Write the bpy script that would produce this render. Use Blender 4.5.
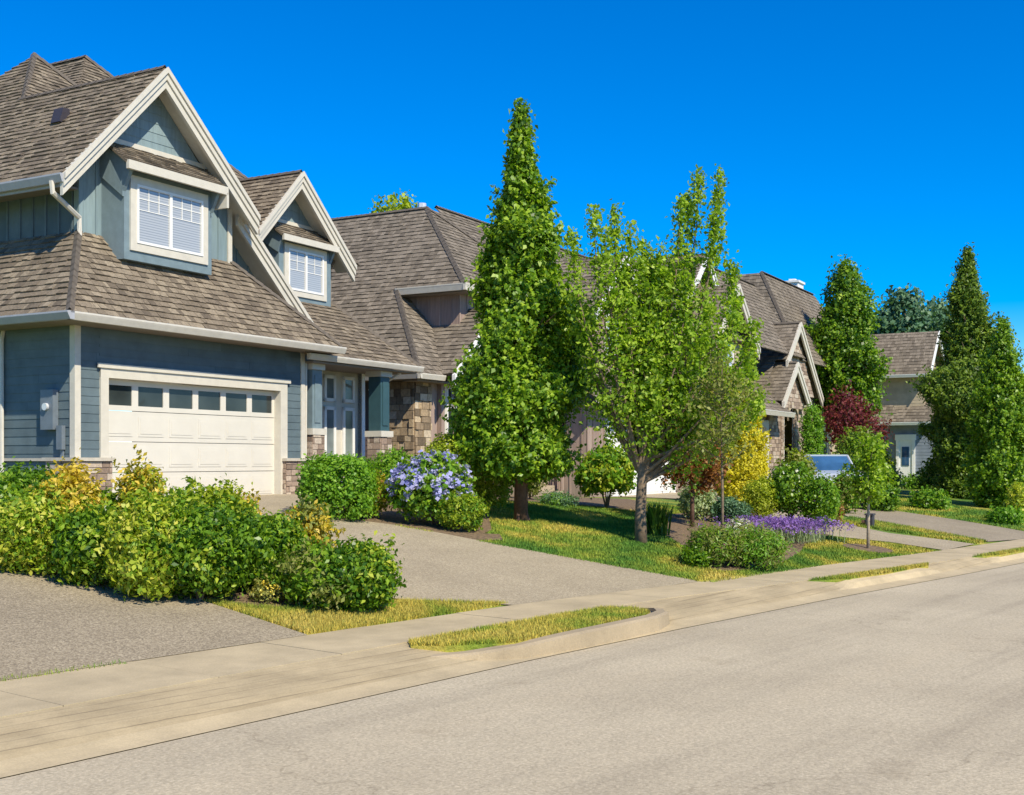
import bpy, math, random
import numpy as np
from mathutils import Vector, Matrix
R = math.radians
S = bpy.context.scene
for o in list(bpy.data.objects): bpy.data.objects.remove(o)
random.seed(7); rng = np.random.default_rng(7)

# ------------------------------------------------------------ camera, sky, sun
CH = 2.0; F = 1200.0; HY = 461.0; CX = 512.0
cam = bpy.data.objects.new("camera", bpy.data.cameras.new("camera"))
S.collection.objects.link(cam); S.camera = cam
cam.location = (0, 0, CH); cam.rotation_euler = (R(90), 0, 0)
cam.data.sensor_width = 36; cam.data.lens = 36*F/1024
cam.data.shift_y = (HY-397.5)/1024
cam.data.clip_end = 3000; cam.data.clip_start = .1
SUN_EL = 44; SUN_AZ = 146            # azimuth clockwise from +Y
w = bpy.data.worlds.new("World"); S.world = w; w.use_nodes = True
nt = w.node_tree; bg = nt.nodes['Background']
sky = nt.nodes.new('ShaderNodeTexSky'); sky.sky_type = 'NISHITA'; sky.sun_disc = False
sky.sun_elevation = R(SUN_EL); sky.sun_rotation = R(SUN_AZ)
sky.air_density = 1.0; sky.dust_density = 0.0; sky.ozone_density = 6.0; sky.altitude = 800
hs = nt.nodes.new('ShaderNodeHueSaturation'); hs.inputs['Saturation'].default_value = 1.6; hs.inputs['Value'].default_value = 1.12
hs.inputs['Hue'].default_value = .509
nt.links.new(sky.outputs[0], hs.inputs['Color']); nt.links.new(hs.outputs[0], bg.inputs[0])
bg.inputs[1].default_value = .13
sl = bpy.data.lights.new("sun", 'SUN'); sl.energy = 5.0; sl.angle = R(.53); sl.color = (1, .91, .72)
so = bpy.data.objects.new("sun", sl); S.collection.objects.link(so)
az = R(SUN_AZ); el = R(SUN_EL)
sd = Vector((math.sin(az)*math.cos(el), math.cos(az)*math.cos(el), math.sin(el)))
so.rotation_euler = sd.to_track_quat('Z', 'Y').to_euler(); so.location = (20, -20, 30)
S.view_settings.view_transform = 'Standard'; S.view_settings.look = 'None'
S.view_settings.exposure = .31; S.view_settings.gamma = 1

# ------------------------------------------------------------ street frame and terrain
D = (.6225, .7826); N = (-.7826, .6225)      # along the street / away from the road
def up2w(u, p): return (u*D[0]+p*N[0], u*D[1]+p*N[1])
def w2up(x, y): return (x*D[0]+y*D[1], x*N[0]+y*N[1])
BACK = [(-30, 9.9), (0, 9.72), (4, 9.66), (9.7, 9.64), (12.2, 9.6), (16.3, 9.22), (20.1, 8.95), (25.1, 8.5), (30, 8.25), (45, 7.9), (70, 7.8), (160, 7.8)]
FRONT = [(-30, 8.2), (0, 8.25), (4.5, 8.3), (9.1, 8.5), (11.9, 8.55), (14.1, 8.45), (17.5, 8.0), (21.4, 7.62), (25.9, 7.4), (30, 7.25), (45, 7.0), (160, 7.0)]
EDGE = [(-30, 7.2), (0, 7.2), (4, 7.22), (9.6, 7.34), (12.4, 7.32), (16.6, 7.2), (21, 6.95), (26, 6.75), (30, 6.55), (45, 6.3), (160, 6.3)]
def lerp(tab, x):
    if x <= tab[0][0]: return tab[0][1]
    for (a, b), (c, d) in zip(tab, tab[1:]):
        if x <= c: return b+(d-b)*(x-a)/(c-a)
    return tab[-1][1]
HTAB = [(-30, 1.27), (18, 1.27), (26, 1.0), (33, .82), (45, .85), (60, .75), (160, .75)]
def hup(u, p):
    t = (p-lerp(BACK, u))/9.0
    t = max(0, min(1, t)); t = t*(1.25-.25*t*t) if t < 1 else 1
    return .13+(lerp(HTAB, u)-.13)*min(1, t)
def hgt(x, y): return hup(*w2up(x, y))
def at(px, py, dz=0):
    """ground point seen at this pixel: its place in metres"""
    rx = (px-CX)/F; rz = (HY-py)/F; y = 5.0
    while y < 200:
        x = rx*y; z = CH+rz*y
        u, p = w2up(x, y)
        g = hup(u, p) if p > lerp(FRONT, u) else 0.0
        if z <= g: return Vector((x, y, g+dz))
        y += .02
    return Vector((rx*y, y, 0))
def atz(px, y):
    x = (px-CX)/F*y
    return Vector((x, y, hgt(x, y)))

# ------------------------------------------------------------ object bookkeeping
def tag(o, label=None, cat=None, group=None, kind=None):
    if label: o['label'] = label
    if cat: o['category'] = cat
    if group: o['group'] = group
    if kind: o['kind'] = kind
    return o
def empty(name, loc, rz=0, label=None, cat=None, group=None):
    o = bpy.data.objects.new(name, None); S.collection.objects.link(o)
    o.location = loc; o.rotation_euler = (0, 0, rz); o.empty_display_size = .3
    return tag(o, label, cat, group)

# ------------------------------------------------------------ materials
def mat(name):
    m = bpy.data.materials.new(name); m.use_nodes = True
    return m, m.node_tree, m.node_tree.nodes['Principled BSDF']
def ramp(nt, stops, interp='LINEAR'):
    r = nt.nodes.new('ShaderNodeValToRGB'); r.color_ramp.interpolation = interp
    e = r.color_ramp.elements
    while len(e) < len(stops): e.new(.5)
    for i, (p, c) in enumerate(stops): e[i].position = p; e[i].color = (*c, 1)
    return r
def noise(nt, scale, detail=3, rough=.55, coord='Object', vec=None):
    n = nt.nodes.new('ShaderNodeTexNoise'); n.inputs['Scale'].default_value = scale
    n.inputs['Detail'].default_value = detail; n.inputs['Roughness'].default_value = rough
    if vec is None:
        tc = nt.nodes.new('ShaderNodeTexCoord'); vec = tc.outputs[coord]
    nt.links.new(vec, n.inputs['Vector']); return n
def mixc(nt, a, b, fac, mode='MIX'):
    m = nt.nodes.new('ShaderNodeMix'); m.data_type = 'RGBA'; m.blend_type = mode
    for s, v in ((m.inputs[6], a), (m.inputs[7], b), (m.inputs[0], fac)):
        if isinstance(v, bpy.types.NodeSocket): nt.links.new(v, s)
        elif isinstance(v, tuple): s.default_value = (*v, 1)
        else: s.default_value = v
    return m.outputs[2]
def bump(nt, b, h, strength=.5, dist=.02):
    n = nt.nodes.new('ShaderNodeBump'); n.inputs['Strength'].default_value = strength
    n.inputs['Distance'].default_value = dist
    nt.links.new(h, n.inputs['Height']); nt.links.new(n.outputs[0], b.inputs['Normal'])
def plain(name, col, rough=.7, var=.12, scale=6, metal=0, bumpy=0):
    """one colour with mottling and light wear"""
    m, nt, b = mat(name)
    n = noise(nt, scale, 5, .65)
    lo = tuple(c*(1-var) for c in col); hi = tuple(min(1, c*(1+var)) for c in col)
    r = ramp(nt, [(.3, lo), (.7, hi)]); nt.links.new(n.outputs[0], r.inputs[0])
    nt.links.new(r.outputs[0], b.inputs['Base Color'])
    b.inputs['Roughness'].default_value = rough; b.inputs['Metallic'].default_value = metal
    if bumpy: bump(nt, b, n.outputs[0], bumpy, .01)
    return m
def tinted(name, stops, rough=.85, scale=9, mottle=.35, interp='LINEAR', bumps=.4, streak=None):
    """colour picked per shingle / stone / board from the 'tint' attribute"""
    m, nt, b = mat(name)
    a = nt.nodes.new('ShaderNodeAttribute'); a.attribute_name = 'tint'
    r = ramp(nt, stops, interp); nt.links.new(a.outputs['Fac'], r.inputs[0])
    if streak:
        tc = nt.nodes.new('ShaderNodeTexCoord'); mp = nt.nodes.new('ShaderNodeMapping')
        mp.inputs['Scale'].default_value = streak; nt.links.new(tc.outputs['Object'], mp.inputs[0])
        n = noise(nt, scale, 4, .6, vec=mp.outputs[0])
    else: n = noise(nt, scale, 4, .6)
    r2 = ramp(nt, [(.25, (1-mottle,)*3), (.75, (1+mottle*.6,)*3)]); nt.links.new(n.outputs[0], r2.inputs[0])
    nt.links.new(mixc(nt, r.outputs[0], r2.outputs[0], 1.0, 'MULTIPLY'), b.inputs['Base Color'])
    b.inputs['Roughness'].default_value = rough
    bump(nt, b, n.outputs[0], bumps, .01)
    return m
def leafmat(name, c0, c1, c2, rough=.45, trans=.35, coat=None):
    m, nt, b = mat(name)
    a = nt.nodes.new('ShaderNodeAttribute'); a.attribute_name = 'tint'
    r = ramp(nt, [(.0, c0), (.5, c1), (1, c2)]); nt.links.new(a.outputs['Fac'], r.inputs[0])
    nt.links.new(r.outputs[0], b.inputs['Base Color']); b.inputs['Roughness'].default_value = rough
    b.inputs['Specular IOR Level'].default_value = .35
    t = nt.nodes.new('ShaderNodeBsdfTranslucent')
    tcol = mixc(nt, r.outputs[0], (1.5, 1.6, .6), 1.0, 'MULTIPLY'); nt.links.new(tcol, t.inputs[0])
    mx = nt.nodes.new('ShaderNodeMixShader'); mx.inputs[0].default_value = trans
    nt.links.new(b.outputs[0], mx.inputs[1]); nt.links.new(t.outputs[0], mx.inputs[2])
    nt.links.new(mx.outputs[0], nt.nodes['Material Output'].inputs['Surface'])
    return m
def srot(nt):
    """object coordinates turned so that x runs along the street"""
    tc = nt.nodes.new('ShaderNodeTexCoord'); mp = nt.nodes.new('ShaderNodeMapping')
    mp.inputs['Rotation'].default_value = (0, 0, -math.atan2(D[1], D[0]))
    nt.links.new(tc.outputs['Object'], mp.inputs[0]); return mp.outputs[0]
M = {}
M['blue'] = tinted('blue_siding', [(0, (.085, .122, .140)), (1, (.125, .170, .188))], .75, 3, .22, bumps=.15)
M['blue_trim'] = plain('blue_trim_paint', (.17, .23, .255), .6)
M['blue_pale'] = tinted('weathered_blue_board', [(0, (.18, .25, .275)), (1, (.245, .325, .345))], .8, 3, .2, streak=(6, 6, .6), bumps=.2)
M['teal'] = plain('dark_teal_paint', (.035, .085, .10), .5)
M['cream'] = plain('cream_trim_paint', (.59, .55, .465), .55, .07)
M['white'] = plain('white_paint', (.78, .77, .74), .45, .05)
M['door'] = plain('garage_door_paint', (.645, .61, .535), .45, .04, 2)
M['fascia'] = plain('pale_gutter_metal', (.60, .565, .50), .4, .08)
M['gutgrey'] = plain('grey_gutter_metal', (.36, .37, .40), .45, .08)
M['soffit'] = plain('soffit_board', (.20, .17, .14), .8)
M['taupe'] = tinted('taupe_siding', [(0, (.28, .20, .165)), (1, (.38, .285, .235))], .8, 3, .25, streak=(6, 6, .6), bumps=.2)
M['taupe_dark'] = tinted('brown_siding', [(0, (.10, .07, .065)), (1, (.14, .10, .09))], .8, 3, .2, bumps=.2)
M['tan'] = tinted('tan_siding', [(0, (.42, .34, .23)), (1, (.52, .43, .30))], .8, 3, .2, bumps=.2)
M['greysiding'] = tinted('grey_blue_siding', [(0, (.17, .20, .25)), (1, (.23, .27, .32))], .75, 3, .2, bumps=.2)
SH = [(0, (.10, .077, .053)), (.3, (.175, .138, .096)), (.7, (.235, .188, .132)), (1, (.32, .262, .185))]
M['shake'] = tinted('weathered_cedar_shakes', SH, .9, 5, .5, streak=(7, 7, 3), bumps=.5)
M['shake_brown'] = tinted('brown_cedar_shakes', [(0, (.115, .093, .068)), (.4, (.18, .148, .11)), (.8, (.235, .195, .148)), (1, (.30, .25, .19))], .9, 5, .45, streak=(7, 7, 3), bumps=.5)
M['ridge'] = plain('dark_ridge_shakes', (.115, .095, .075), .9, .3, 9)
M['stone'] = tinted('tumbled_brick_stone', [(0, (.21, .15, .11)), (.4, (.36, .265, .20)), (.7, (.46, .355, .27)), (1, (.56, .48, .38))], .9, 25, .35)
M['fieldstone'] = tinted('rugged_fieldstone', [(0, (.13, .095, .06)), (.4, (.30, .22, .14)), (.7, (.46, .34, .20)), (1, (.55, .45, .32))], .9, 14, .4)
M['mortar'] = plain('mortar', (.22, .18, .14), .95)
M['concrete_cap'] = plain('cast_stone_cap', (.50, .45, .37), .85, .12)
M['blind'] = plain('window_blind', (.62, .63, .62), .7, .05)
M['metalbox'] = plain('grey_meter_box', (.15, .18, .21), .45)
M['vent'] = plain('dark_roof_vent', (.045, .04, .05), .5)
M['galv'] = plain('galvanised_metal', (.70, .70, .70), .35, .1, metal=.3)
M['step'] = plain('painted_tan_steps', (.38, .31, .22), .8)
M['bark'] = plain('grey_brown_bark', (.19, .135, .085), .9, .45, 14, bumpy=.8)
M['bark_pale'] = plain('pale_young_bark', (.42, .34, .24), .85, .25, 14, bumpy=.5)
M['bark_dark'] = plain('red_brown_bark', (.13, .07, .045), .9, .4, 14, bumpy=.8)
M['soil'] = plain('bark_mulch', (.16, .108, .06), .95, .65, 18, bumpy=1)
M['rubber'] = plain('tyre_rubber', (.02, .02, .02), .8)
M['rim'] = plain('alloy_rim', (.5, .5, .52), .3, metal=.8)
def glass(name, col, rough=.06, spec=.8):
    m, nt, b = mat(name); n = noise(nt, 1.5, 2)
    r = ramp(nt, [(.35, tuple(c*.7 for c in col)), (.7, tuple(c*1.3 for c in col))]); nt.links.new(n.outputs[0], r.inputs[0])
    nt.links.new(r.outputs[0], b.inputs['Base Color']); b.inputs['Roughness'].default_value = rough
    b.inputs['Specular IOR Level'].default_value = spec; b.inputs['IOR'].default_value = 1.6
    return m
M['glass'] = glass('dark_window_glass', (.035, .045, .045), .05, .35)
M['curtain'] = glass('curtained_glass', (.20, .235, .235), .08, .6)
M['glass_blue'] = glass('painted_sky_glass', (.04, .11, .22), .04)  # blue of the mirrored sky is put into the glass colour
def clearglass():
    m, nt, b = mat('window_pane_glass')
    n = noise(nt, .8, 1)
    t = nt.nodes.new('ShaderNodeBsdfTransparent'); t.inputs[0].default_value = (.86, .9, .92, 1)
    g = nt.nodes.new('ShaderNodeBsdfGlossy'); g.inputs['Roughness'].default_value = .03
    bump(nt, g, n.outputs[0], .02, .01)
    fr = nt.nodes.new('ShaderNodeFresnel'); fr.inputs[0].default_value = 1.7
    mx = nt.nodes.new('ShaderNodeMixShader'); nt.links.new(fr.outputs[0], mx.inputs[0])
    nt.links.new(t.outputs[0], mx.inputs[1]); nt.links.new(g.outputs[0], mx.inputs[2])
    nt.links.new(mx.outputs[0], nt.nodes['Material Output'].inputs['Surface'])
    return m
def blindglass():
    m, nt, b = mat('pane_over_closed_blind')
    tc = nt.nodes.new('ShaderNodeTexCoord'); wv = nt.nodes.new('ShaderNodeTexWave'); wv.bands_direction = 'Z'; wv.inputs['Scale'].default_value = 6.5
    nt.links.new(tc.outputs['Object'], wv.inputs['Vector'])
    r = ramp(nt, [(0, (.27, .285, .295)), (.6, (.43, .44, .44))]); nt.links.new(wv.outputs[0], r.inputs[0]); nt.links.new(r.outputs[0], b.inputs['Base Color'])
    b.inputs['Roughness'].default_value = .25; b.inputs['Coat Weight'].default_value = 1; b.inputs['Coat Roughness'].default_value = .02; b.inputs['Coat IOR'].default_value = 1.7
    return m
M['pane'] = blindglass()
M['carpaint'] = plain('silver_car_paint', (.62, .65, .68), .25, .03, metal=.3)
M['lamp_lens'] = glass('lamp_lens', (.5, .5, .48), .1)
M['taillight'] = glass('tail_light', (.4, .02, .02), .1)

def m_road():
    m, nt, b = mat('sunlit_asphalt'); v = srot(nt)
    n1 = noise(nt, 38, 3, .8, vec=v); n2 = noise(nt, .45, 4, .6, vec=v)
    vo = nt.nodes.new('ShaderNodeTexVoronoi'); vo.inputs['Scale'].default_value = 42; nt.links.new(v, vo.inputs['Vector'])
    r1 = ramp(nt, [(.25, (.30, .25, .168)), (.5, (.44, .372, .255)), (.75, (.58, .50, .355))]); nt.links.new(n1.outputs[0], r1.inputs[0])
    r2 = ramp(nt, [(.3, (.90, .89, .88)), (.7, (1.08, 1.08, 1.08))]); nt.links.new(n2.outputs[0], r2.inputs[0])
    c = mixc(nt, r1.outputs[0], r2.outputs[0], 1.0, 'MULTIPLY')
    rv = ramp(nt, [(.0, (.70,)*3), (.5, (1.0,)*3), (1, (1.3,)*3)]); nt.links.new(vo.outputs['Color'], rv.inputs[0])
    c = mixc(nt, c, rv.outputs[0], .5, 'MULTIPLY')
    # sparse darker oil and patch stains, thin wandering cracks
    ns = noise(nt, 1.1, 5, .7, vec=v); rs = ramp(nt, [(.60, (1, 1, 1)), (.74, (.80, .78, .75))]); nt.links.new(ns.outputs[0], rs.inputs[0]); c = mixc(nt, c, rs.outputs[0], .8, 'MULTIPLY')
    wv_ = noise(nt, .7, 5, .6, vec=v); vc = nt.nodes.new('ShaderNodeTexVoronoi'); vc.feature = 'DISTANCE_TO_EDGE'; vc.inputs['Scale'].default_value = .16
    ad_ = nt.nodes.new('ShaderNodeVectorMath'); ad_.operation = 'MULTIPLY_ADD'; ad_.inputs[1].default_value = (2.2, 2.2, 0); nt.links.new(wv_.outputs['Color'], ad_.inputs[0]); nt.links.new(v, ad_.inputs[2]); nt.links.new(ad_.outputs[0], vc.inputs['Vector'])
    rc_ = ramp(nt, [(.0, (.62, .60, .57)), (.0016, (.72, .70, .68)), (.004, (1, 1, 1))]); nt.links.new(vc.outputs['Distance'], rc_.inputs[0]); c = mixc(nt, c, rc_.outputs[0], .6, 'MULTIPLY')
    # long faint tyre-polished bands along the street
    sp = nt.nodes.new('ShaderNodeSeparateXYZ'); nt.links.new(v, sp.inputs[0])
    mp = nt.nodes.new('ShaderNodeMapping'); mp.inputs['Scale'].default_value = (.06, 1.3, 1); nt.links.new(v, mp.inputs[0])
    nb = noise(nt, 1.0, 4, .6, vec=mp.outputs[0])
    rb = ramp(nt, [(.34, (.80, .79, .79)), (.5, (1, 1, 1)), (.68, (1.05, 1.04, 1.03))]); nt.links.new(nb.outputs[0], rb.inputs[0])
    c = mixc(nt, c, rb.outputs[0], .8, 'MULTIPLY')
    nt.links.new(c, b.inputs['Base Color']); b.inputs['Roughness'].default_value = .9
    bump(nt, b, n1.outputs[0], .35, .01)
    return m
def m_drive(name, lo, mid, hi):
    m, nt, b = mat(name); v = srot(nt)
    vo = nt.nodes.new('ShaderNodeTexVoronoi'); vo.inputs['Scale'].default_value = 70; nt.links.new(v, vo.inputs['Vector'])
    n2 = noise(nt, .8, 4, .6, vec=v); n1 = noise(nt, 30, 3, .8, vec=v)
    sp = nt.nodes.new('ShaderNodeSeparateColor'); nt.links.new(vo.outputs['Color'], sp.inputs[0])
    r1 = ramp(nt, [(.0, lo), (.5, mid), (1, hi)]); nt.links.new(sp.outputs[0], r1.inputs[0])
    r3 = ramp(nt, [(.3, (.80,)*3), (.7, (1.16,)*3)]); nt.links.new(n1.outputs[0], r3.inputs[0])
    r2 = ramp(nt, [(.3, (.86, .85, .84)), (.7, (1.1, 1.1, 1.1))]); nt.links.new(n2.outputs[0], r2.inputs[0])
    c = mixc(nt, r1.outputs[0], r2.outputs[0], 1.0, 'MULTIPLY'); c = mixc(nt, c, r3.outputs[0], 1.0, 'MULTIPLY')
    nt.links.new(c, b.inputs['Base Color']); b.inputs['Roughness'].default_value = .9
    bump(nt, b, n1.outputs[0], .6, .012)
    return m
def m_walk(name, col, grooves=False):
    m, nt, b = mat(name); v = srot(nt)
    n1 = noise(nt, 1.3, 6, .7, vec=v); n2 = noise(nt, 60, 2, .7, vec=v)
    lo = tuple(c*.80 for c in col); hi = tuple(c*1.12 for c in col)
    r1 = ramp(nt, [(.3, lo), (.65, hi)]); nt.links.new(n1.outputs[0], r1.inputs[0])
    r2 = ramp(nt, [(.3, (.88,)*3), (.7, (1.08,)*3)]); nt.links.new(n2.outputs[0], r2.inputs[0])
    c = mixc(nt, r1.outputs[0], r2.outputs[0], 1.0, 'MULTIPLY')
    if grooves:
        sp = nt.nodes.new('ShaderNodeSeparateXYZ'); nt.links.new(v, sp.inputs[0])
        nw = noise(nt, 1.5, 3, .6, vec=v)
        ad = nt.nodes.new('ShaderNodeMath'); ad.operation = 'MULTIPLY_ADD'; ad.inputs[1].default_value = .05
        nt.links.new(nw.outputs[0], ad.inputs[0]); nt.links.new(sp.outputs[1], ad.inputs[2])
        mu = nt.nodes.new('ShaderNodeMath'); mu.operation = 'MULTIPLY'; mu.inputs[1].default_value = 1/.145; nt.links.new(ad.outputs[0], mu.inputs[0])
        fr = nt.nodes.new('ShaderNodeMath'); fr.operation = 'FRACT'; nt.links.new(mu.outputs[0], fr.inputs[0])
        rg = ramp(nt, [(.0, (0, 0, 0)), (.10, (1, 1, 1)), (.17, (0, 0, 0)), (1, (.06, .06, .06))]); nt.links.new(fr.outputs[0], rg.inputs[0])
        mp = nt.nodes.new('ShaderNodeMapping'); mp.inputs['Scale'].default_value = (.5, 4, 1); nt.links.new(v, mp.inputs[0])
        nd = noise(nt, 1.2, 5, .7, vec=mp.outputs[0]); rd = ramp(nt, [(.36, (.08,)*3), (.62, (.9,)*3)]); nt.links.new(nd.outputs[0], rd.inputs[0])
        g = mixc(nt, rg.outputs[0], rd.outputs[0], 1.0, 'MULTIPLY')
        c = mixc(nt, c, tuple(x*.36 for x in col), g)
        rdd = ramp(nt, [(.45, (1, 1, 1)), (.75, (.70, .67, .62))]); nt.links.new(nd.outputs[0], rdd.inputs[0])
        c = mixc(nt, c, rdd.outputs[0], .8, 'MULTIPLY')
    nt.links.new(c, b.inputs['Base Color']); b.inputs['Roughness'].default_value = .88
    bump(nt, b, n2.outputs[0], .3, .006)
    return m
def m_lawn(name, blade=False, dry=0.0):
    m, nt, b = mat(name)
    n1 = noise(nt, .75, 4, .6); n2 = noise(nt, 22, 3, .7)
    r1 = ramp(nt, [(.40-dry, (.075, .18, .014)), (.52-dry, (.20, .27, .022)), (.62-dry, (.42, .36, .055)), (.78, (.50, .39, .10))])
    nt.links.new(n1.outputs[0], r1.inputs[0])
    if blade:
        a = nt.nodes.new('ShaderNodeAttribute'); a.attribute_name = 'tint'
        r2 = ramp(nt, [(0, (.6, .75, .6)), (.5, (1, 1, 1)), (1, (1.5, 1.35, 1.2))]); nt.links.new(a.outputs['Fac'], r2.inputs[0])
    else:
        r2 = ramp(nt, [(.3, (.55, .6, .5)), (.7, (1.15, 1.1, 1))]); nt.links.new(n2.outputs[0], r2.inputs[0])
    c = mixc(nt, r1.outputs[0], r2.outputs[0], 1.0, 'MULTIPLY')
    nt.links.new(c, b.inputs['Base Color']); b.inputs['Roughness'].default_value = .85
    if not blade: bump(nt, b, n2.outputs[0], .8, .03)
    return m
M['road'] = m_road()
M['drive1'] = m_drive('grey_aggregate_drive', (.19, .152, .10), (.285, .233, .155), (.40, .335, .23))
M['drive2'] = m_drive('tan_aggregate_drive', (.26, .213, .138), (.35, .288, .19), (.44, .37, .255))
M['walk'] = m_walk('sidewalk_concrete', (.46, .37, .225))
M['apron'] = m_walk('grooved_apron_concrete', (.43, .34, .20), True)
M['kerb'] = m_walk('gutter_concrete', (.47, .375, .225))
M['kerbface'] = m_walk('stained_kerb_concrete', (.36, .285, .18))
M['lawn'] = m_lawn('lawn_ground'); M['blade'] = m_lawn('grass_blades', True); M['dryblade'] = m_lawn('dry_grass_blades', True, .10); M['drylawn'] = m_lawn('dry_verge_ground', False, .10)

# ------------------------------------------------------------ mesh builder
class MB:
    def __init__(s): s.v = []; s.f = []; s.t = []; s.m = []
    def poly(s, pts, tint=.5, mi=0):
        i = len(s.v); s.v += [tuple(p) for p in pts]; s.t += [tint]*len(pts)
        s.f.append(tuple(range(i, i+len(pts)))); s.m.append(mi)
    def box(s, x0, x1, y0, y1, z0, z1, tint=.5, mi=0):
        i = len(s.v)
        s.v += [(x, y, z) for z in (z0, z1) for y in (y0, y1) for x in (x0, x1)]; s.t += [tint]*8
        for f in ((0, 2, 3, 1), (4, 5, 7, 6), (0, 1, 5, 4), (2, 6, 7, 3), (0, 4, 6, 2), (1, 3, 7, 5)):
            s.f.append(tuple(i+k for k in f)); s.m.append(mi)
        return s
    def prism(s, pts, off, tint=.5, mi=0):
        off = Vector(off); n = len(pts); i = len(s.v)
        s.v += [tuple(p) for p in pts]+[tuple(Vector(p)+off) for p in pts]; s.t += [tint]*2*n
        s.f.append(tuple(range(i, i+n))); s.f.append(tuple(range(i+2*n-1, i+n-1, -1)))
        for k in range(n): s.f.append((i+k, i+(k+1) % n, i+n+(k+1) % n, i+n+k))
        s.m += [mi]*(n+2); return s
    def tube(s, pts, radii, seg=8, tint=.5, cap=True):
        pts = [Vector(p) for p in pts]
        if not hasattr(radii, '__len__'): radii = [radii]*len(pts)
        i0 = len(s.v)
        for k, p in enumerate(pts):
            d = (pts[min(k+1, len(pts)-1)]-pts[max(k-1, 0)]).normalized()
            a = d.orthogonal().normalized() if abs(d.z) > .9 else Vector((0, 0, 1)).cross(d).normalized()
            if k and a.dot(pa) < 0: a = -a
            pa = a; b = d.cross(a)
            for j in range(seg):
                th = 2*math.pi*j/seg
                s.v.append(tuple(p+(a*math.cos(th)+b*math.sin(th))*radii[k])); s.t.append(tint)
        for k in range(len(pts)-1):
            for j in range(seg):
                j2 = (j+1) % seg
                s.f.append((i0+k*seg+j, i0+k*seg+j2, i0+(k+1)*seg+j2, i0+(k+1)*seg+j)); s.m.append(0)
        if cap:
            s.f.append(tuple(i0+j for j in range(seg-1, -1, -1))); s.f.append(tuple(i0+(len(pts)-1)*seg+j for j in range(seg))); s.m += [0, 0]
        return s
    def pieces(s):
        """faces grouped into pieces that touch each other"""
        n = len(s.v); par = list(range(n))
        def find(a):
            while par[a] != a: par[a] = par[par[a]]; a = par[a]
            return a
        for f in s.f:
            r = find(f[0])
            for k in f[1:]: par[find(k)] = r
        bb = {}
        for i, p in enumerate(s.v):
            r = find(i)
            if r not in bb: bb[r] = [list(p), list(p)]
            else:
                for k in range(3):
                    if p[k] < bb[r][0][k]: bb[r][0][k] = p[k]
                    if p[k] > bb[r][1][k]: bb[r][1][k] = p[k]
        ks = list(bb)
        if len(ks) > 400: return None
        g = {k: k for k in ks}
        def fg(a):
            while g[a] != a: a = g[a]
            return a
        for i, a in enumerate(ks):
            A = bb[a]
            for b in ks[i+1:]:
                B = bb[b]
                if all(A[0][k] <= B[1][k]+.035 and B[0][k] <= A[1][k]+.035 for k in range(3)): g[fg(a)] = fg(b)
        roots = sorted({fg(k) for k in ks})
        return [[j for j, f in enumerate(s.f) if fg(find(f[0])) == r] for r in roots]
    def build(s, name, mats, parent=None, smooth=False, label=None, z0=None, whole=False):
        if parent is not None and not whole and len(s.f) < 4000 and name not in ('limb', 'stem', 'foliage', 'crown', 'muntin', 'blind'):
            gs = s.pieces()
            if gs and 1 < len(gs) <= 14:
                out = None
                for gq in gs:
                    m2 = MB(); mp = {}
                    for j in gq:
                        f = []
                        for i in s.f[j]:
                            if i not in mp: mp[i] = len(m2.v); m2.v.append(s.v[i]); m2.t.append(s.t[i])
                            f.append(mp[i])
                        m2.f.append(tuple(f)); m2.m.append(s.m[j])
                    o = m2.build(name, mats, parent, smooth, label, z0, True)
                    out = out or o
                return out
        me = bpy.data.meshes.new(name)
        if z0 is None: z0 = parent_base(parent)
        me.from_pydata([(x, y, z-z0) for x, y, z in s.v], [], s.f)
        if not isinstance(mats, (list, tuple)): mats = [mats]
        for m in mats: me.materials.append(m)
        me.polygons.foreach_set('material_index', s.m)
        if smooth: me.polygons.foreach_set('use_smooth', [True]*len(s.f))
        at_ = me.attributes.new('tint', 'FLOAT', 'POINT'); at_.data.foreach_set('value', s.t)
        me.update()
        o = bpy.data.objects.new(name, me); S.collection.objects.link(o)
        if parent: o.parent = parent
        if label: o['label'] = label
        return o
BASE = {}
def parent_base(p):
    while p is not None:
        if p.name in BASE: return BASE[p.name]
        p = p.parent
    return 0.0
def clip(poly, ax, val, keep_less):
    out = []
    n = len(poly)
    for i in range(n):
        a, b = poly[i], poly[(i+1) % n]
        ia = (a[ax] <= val) == keep_less or abs(a[ax]-val) < 1e-9; ib = (b[ax] <= val) == keep_less or abs(b[ax]-val) < 1e-9
        if ia: out.append(a)
        if ia != ib and abs(b[ax]-a[ax]) > 1e-12:
            t = (val-a[ax])/(b[ax]-a[ax]); out.append(tuple(a[k]+t*(b[k]-a[k]) for k in range(2)))
    return out
def area2(p): return abs(sum(p[i][0]*p[(i+1) % len(p)][1]-p[(i+1) % len(p)][0]*p[i][1] for i in range(len(p))))/2
def plane_frame(pts):
    pts = [Vector(p) for p in pts]
    n = Vector((0, 0, 0))
    for i in range(len(pts)):
        n += (pts[i]-pts[0]).cross(pts[(i+1) % len(pts)]-pts[0])
    n.normalize()
    return pts, n
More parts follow.
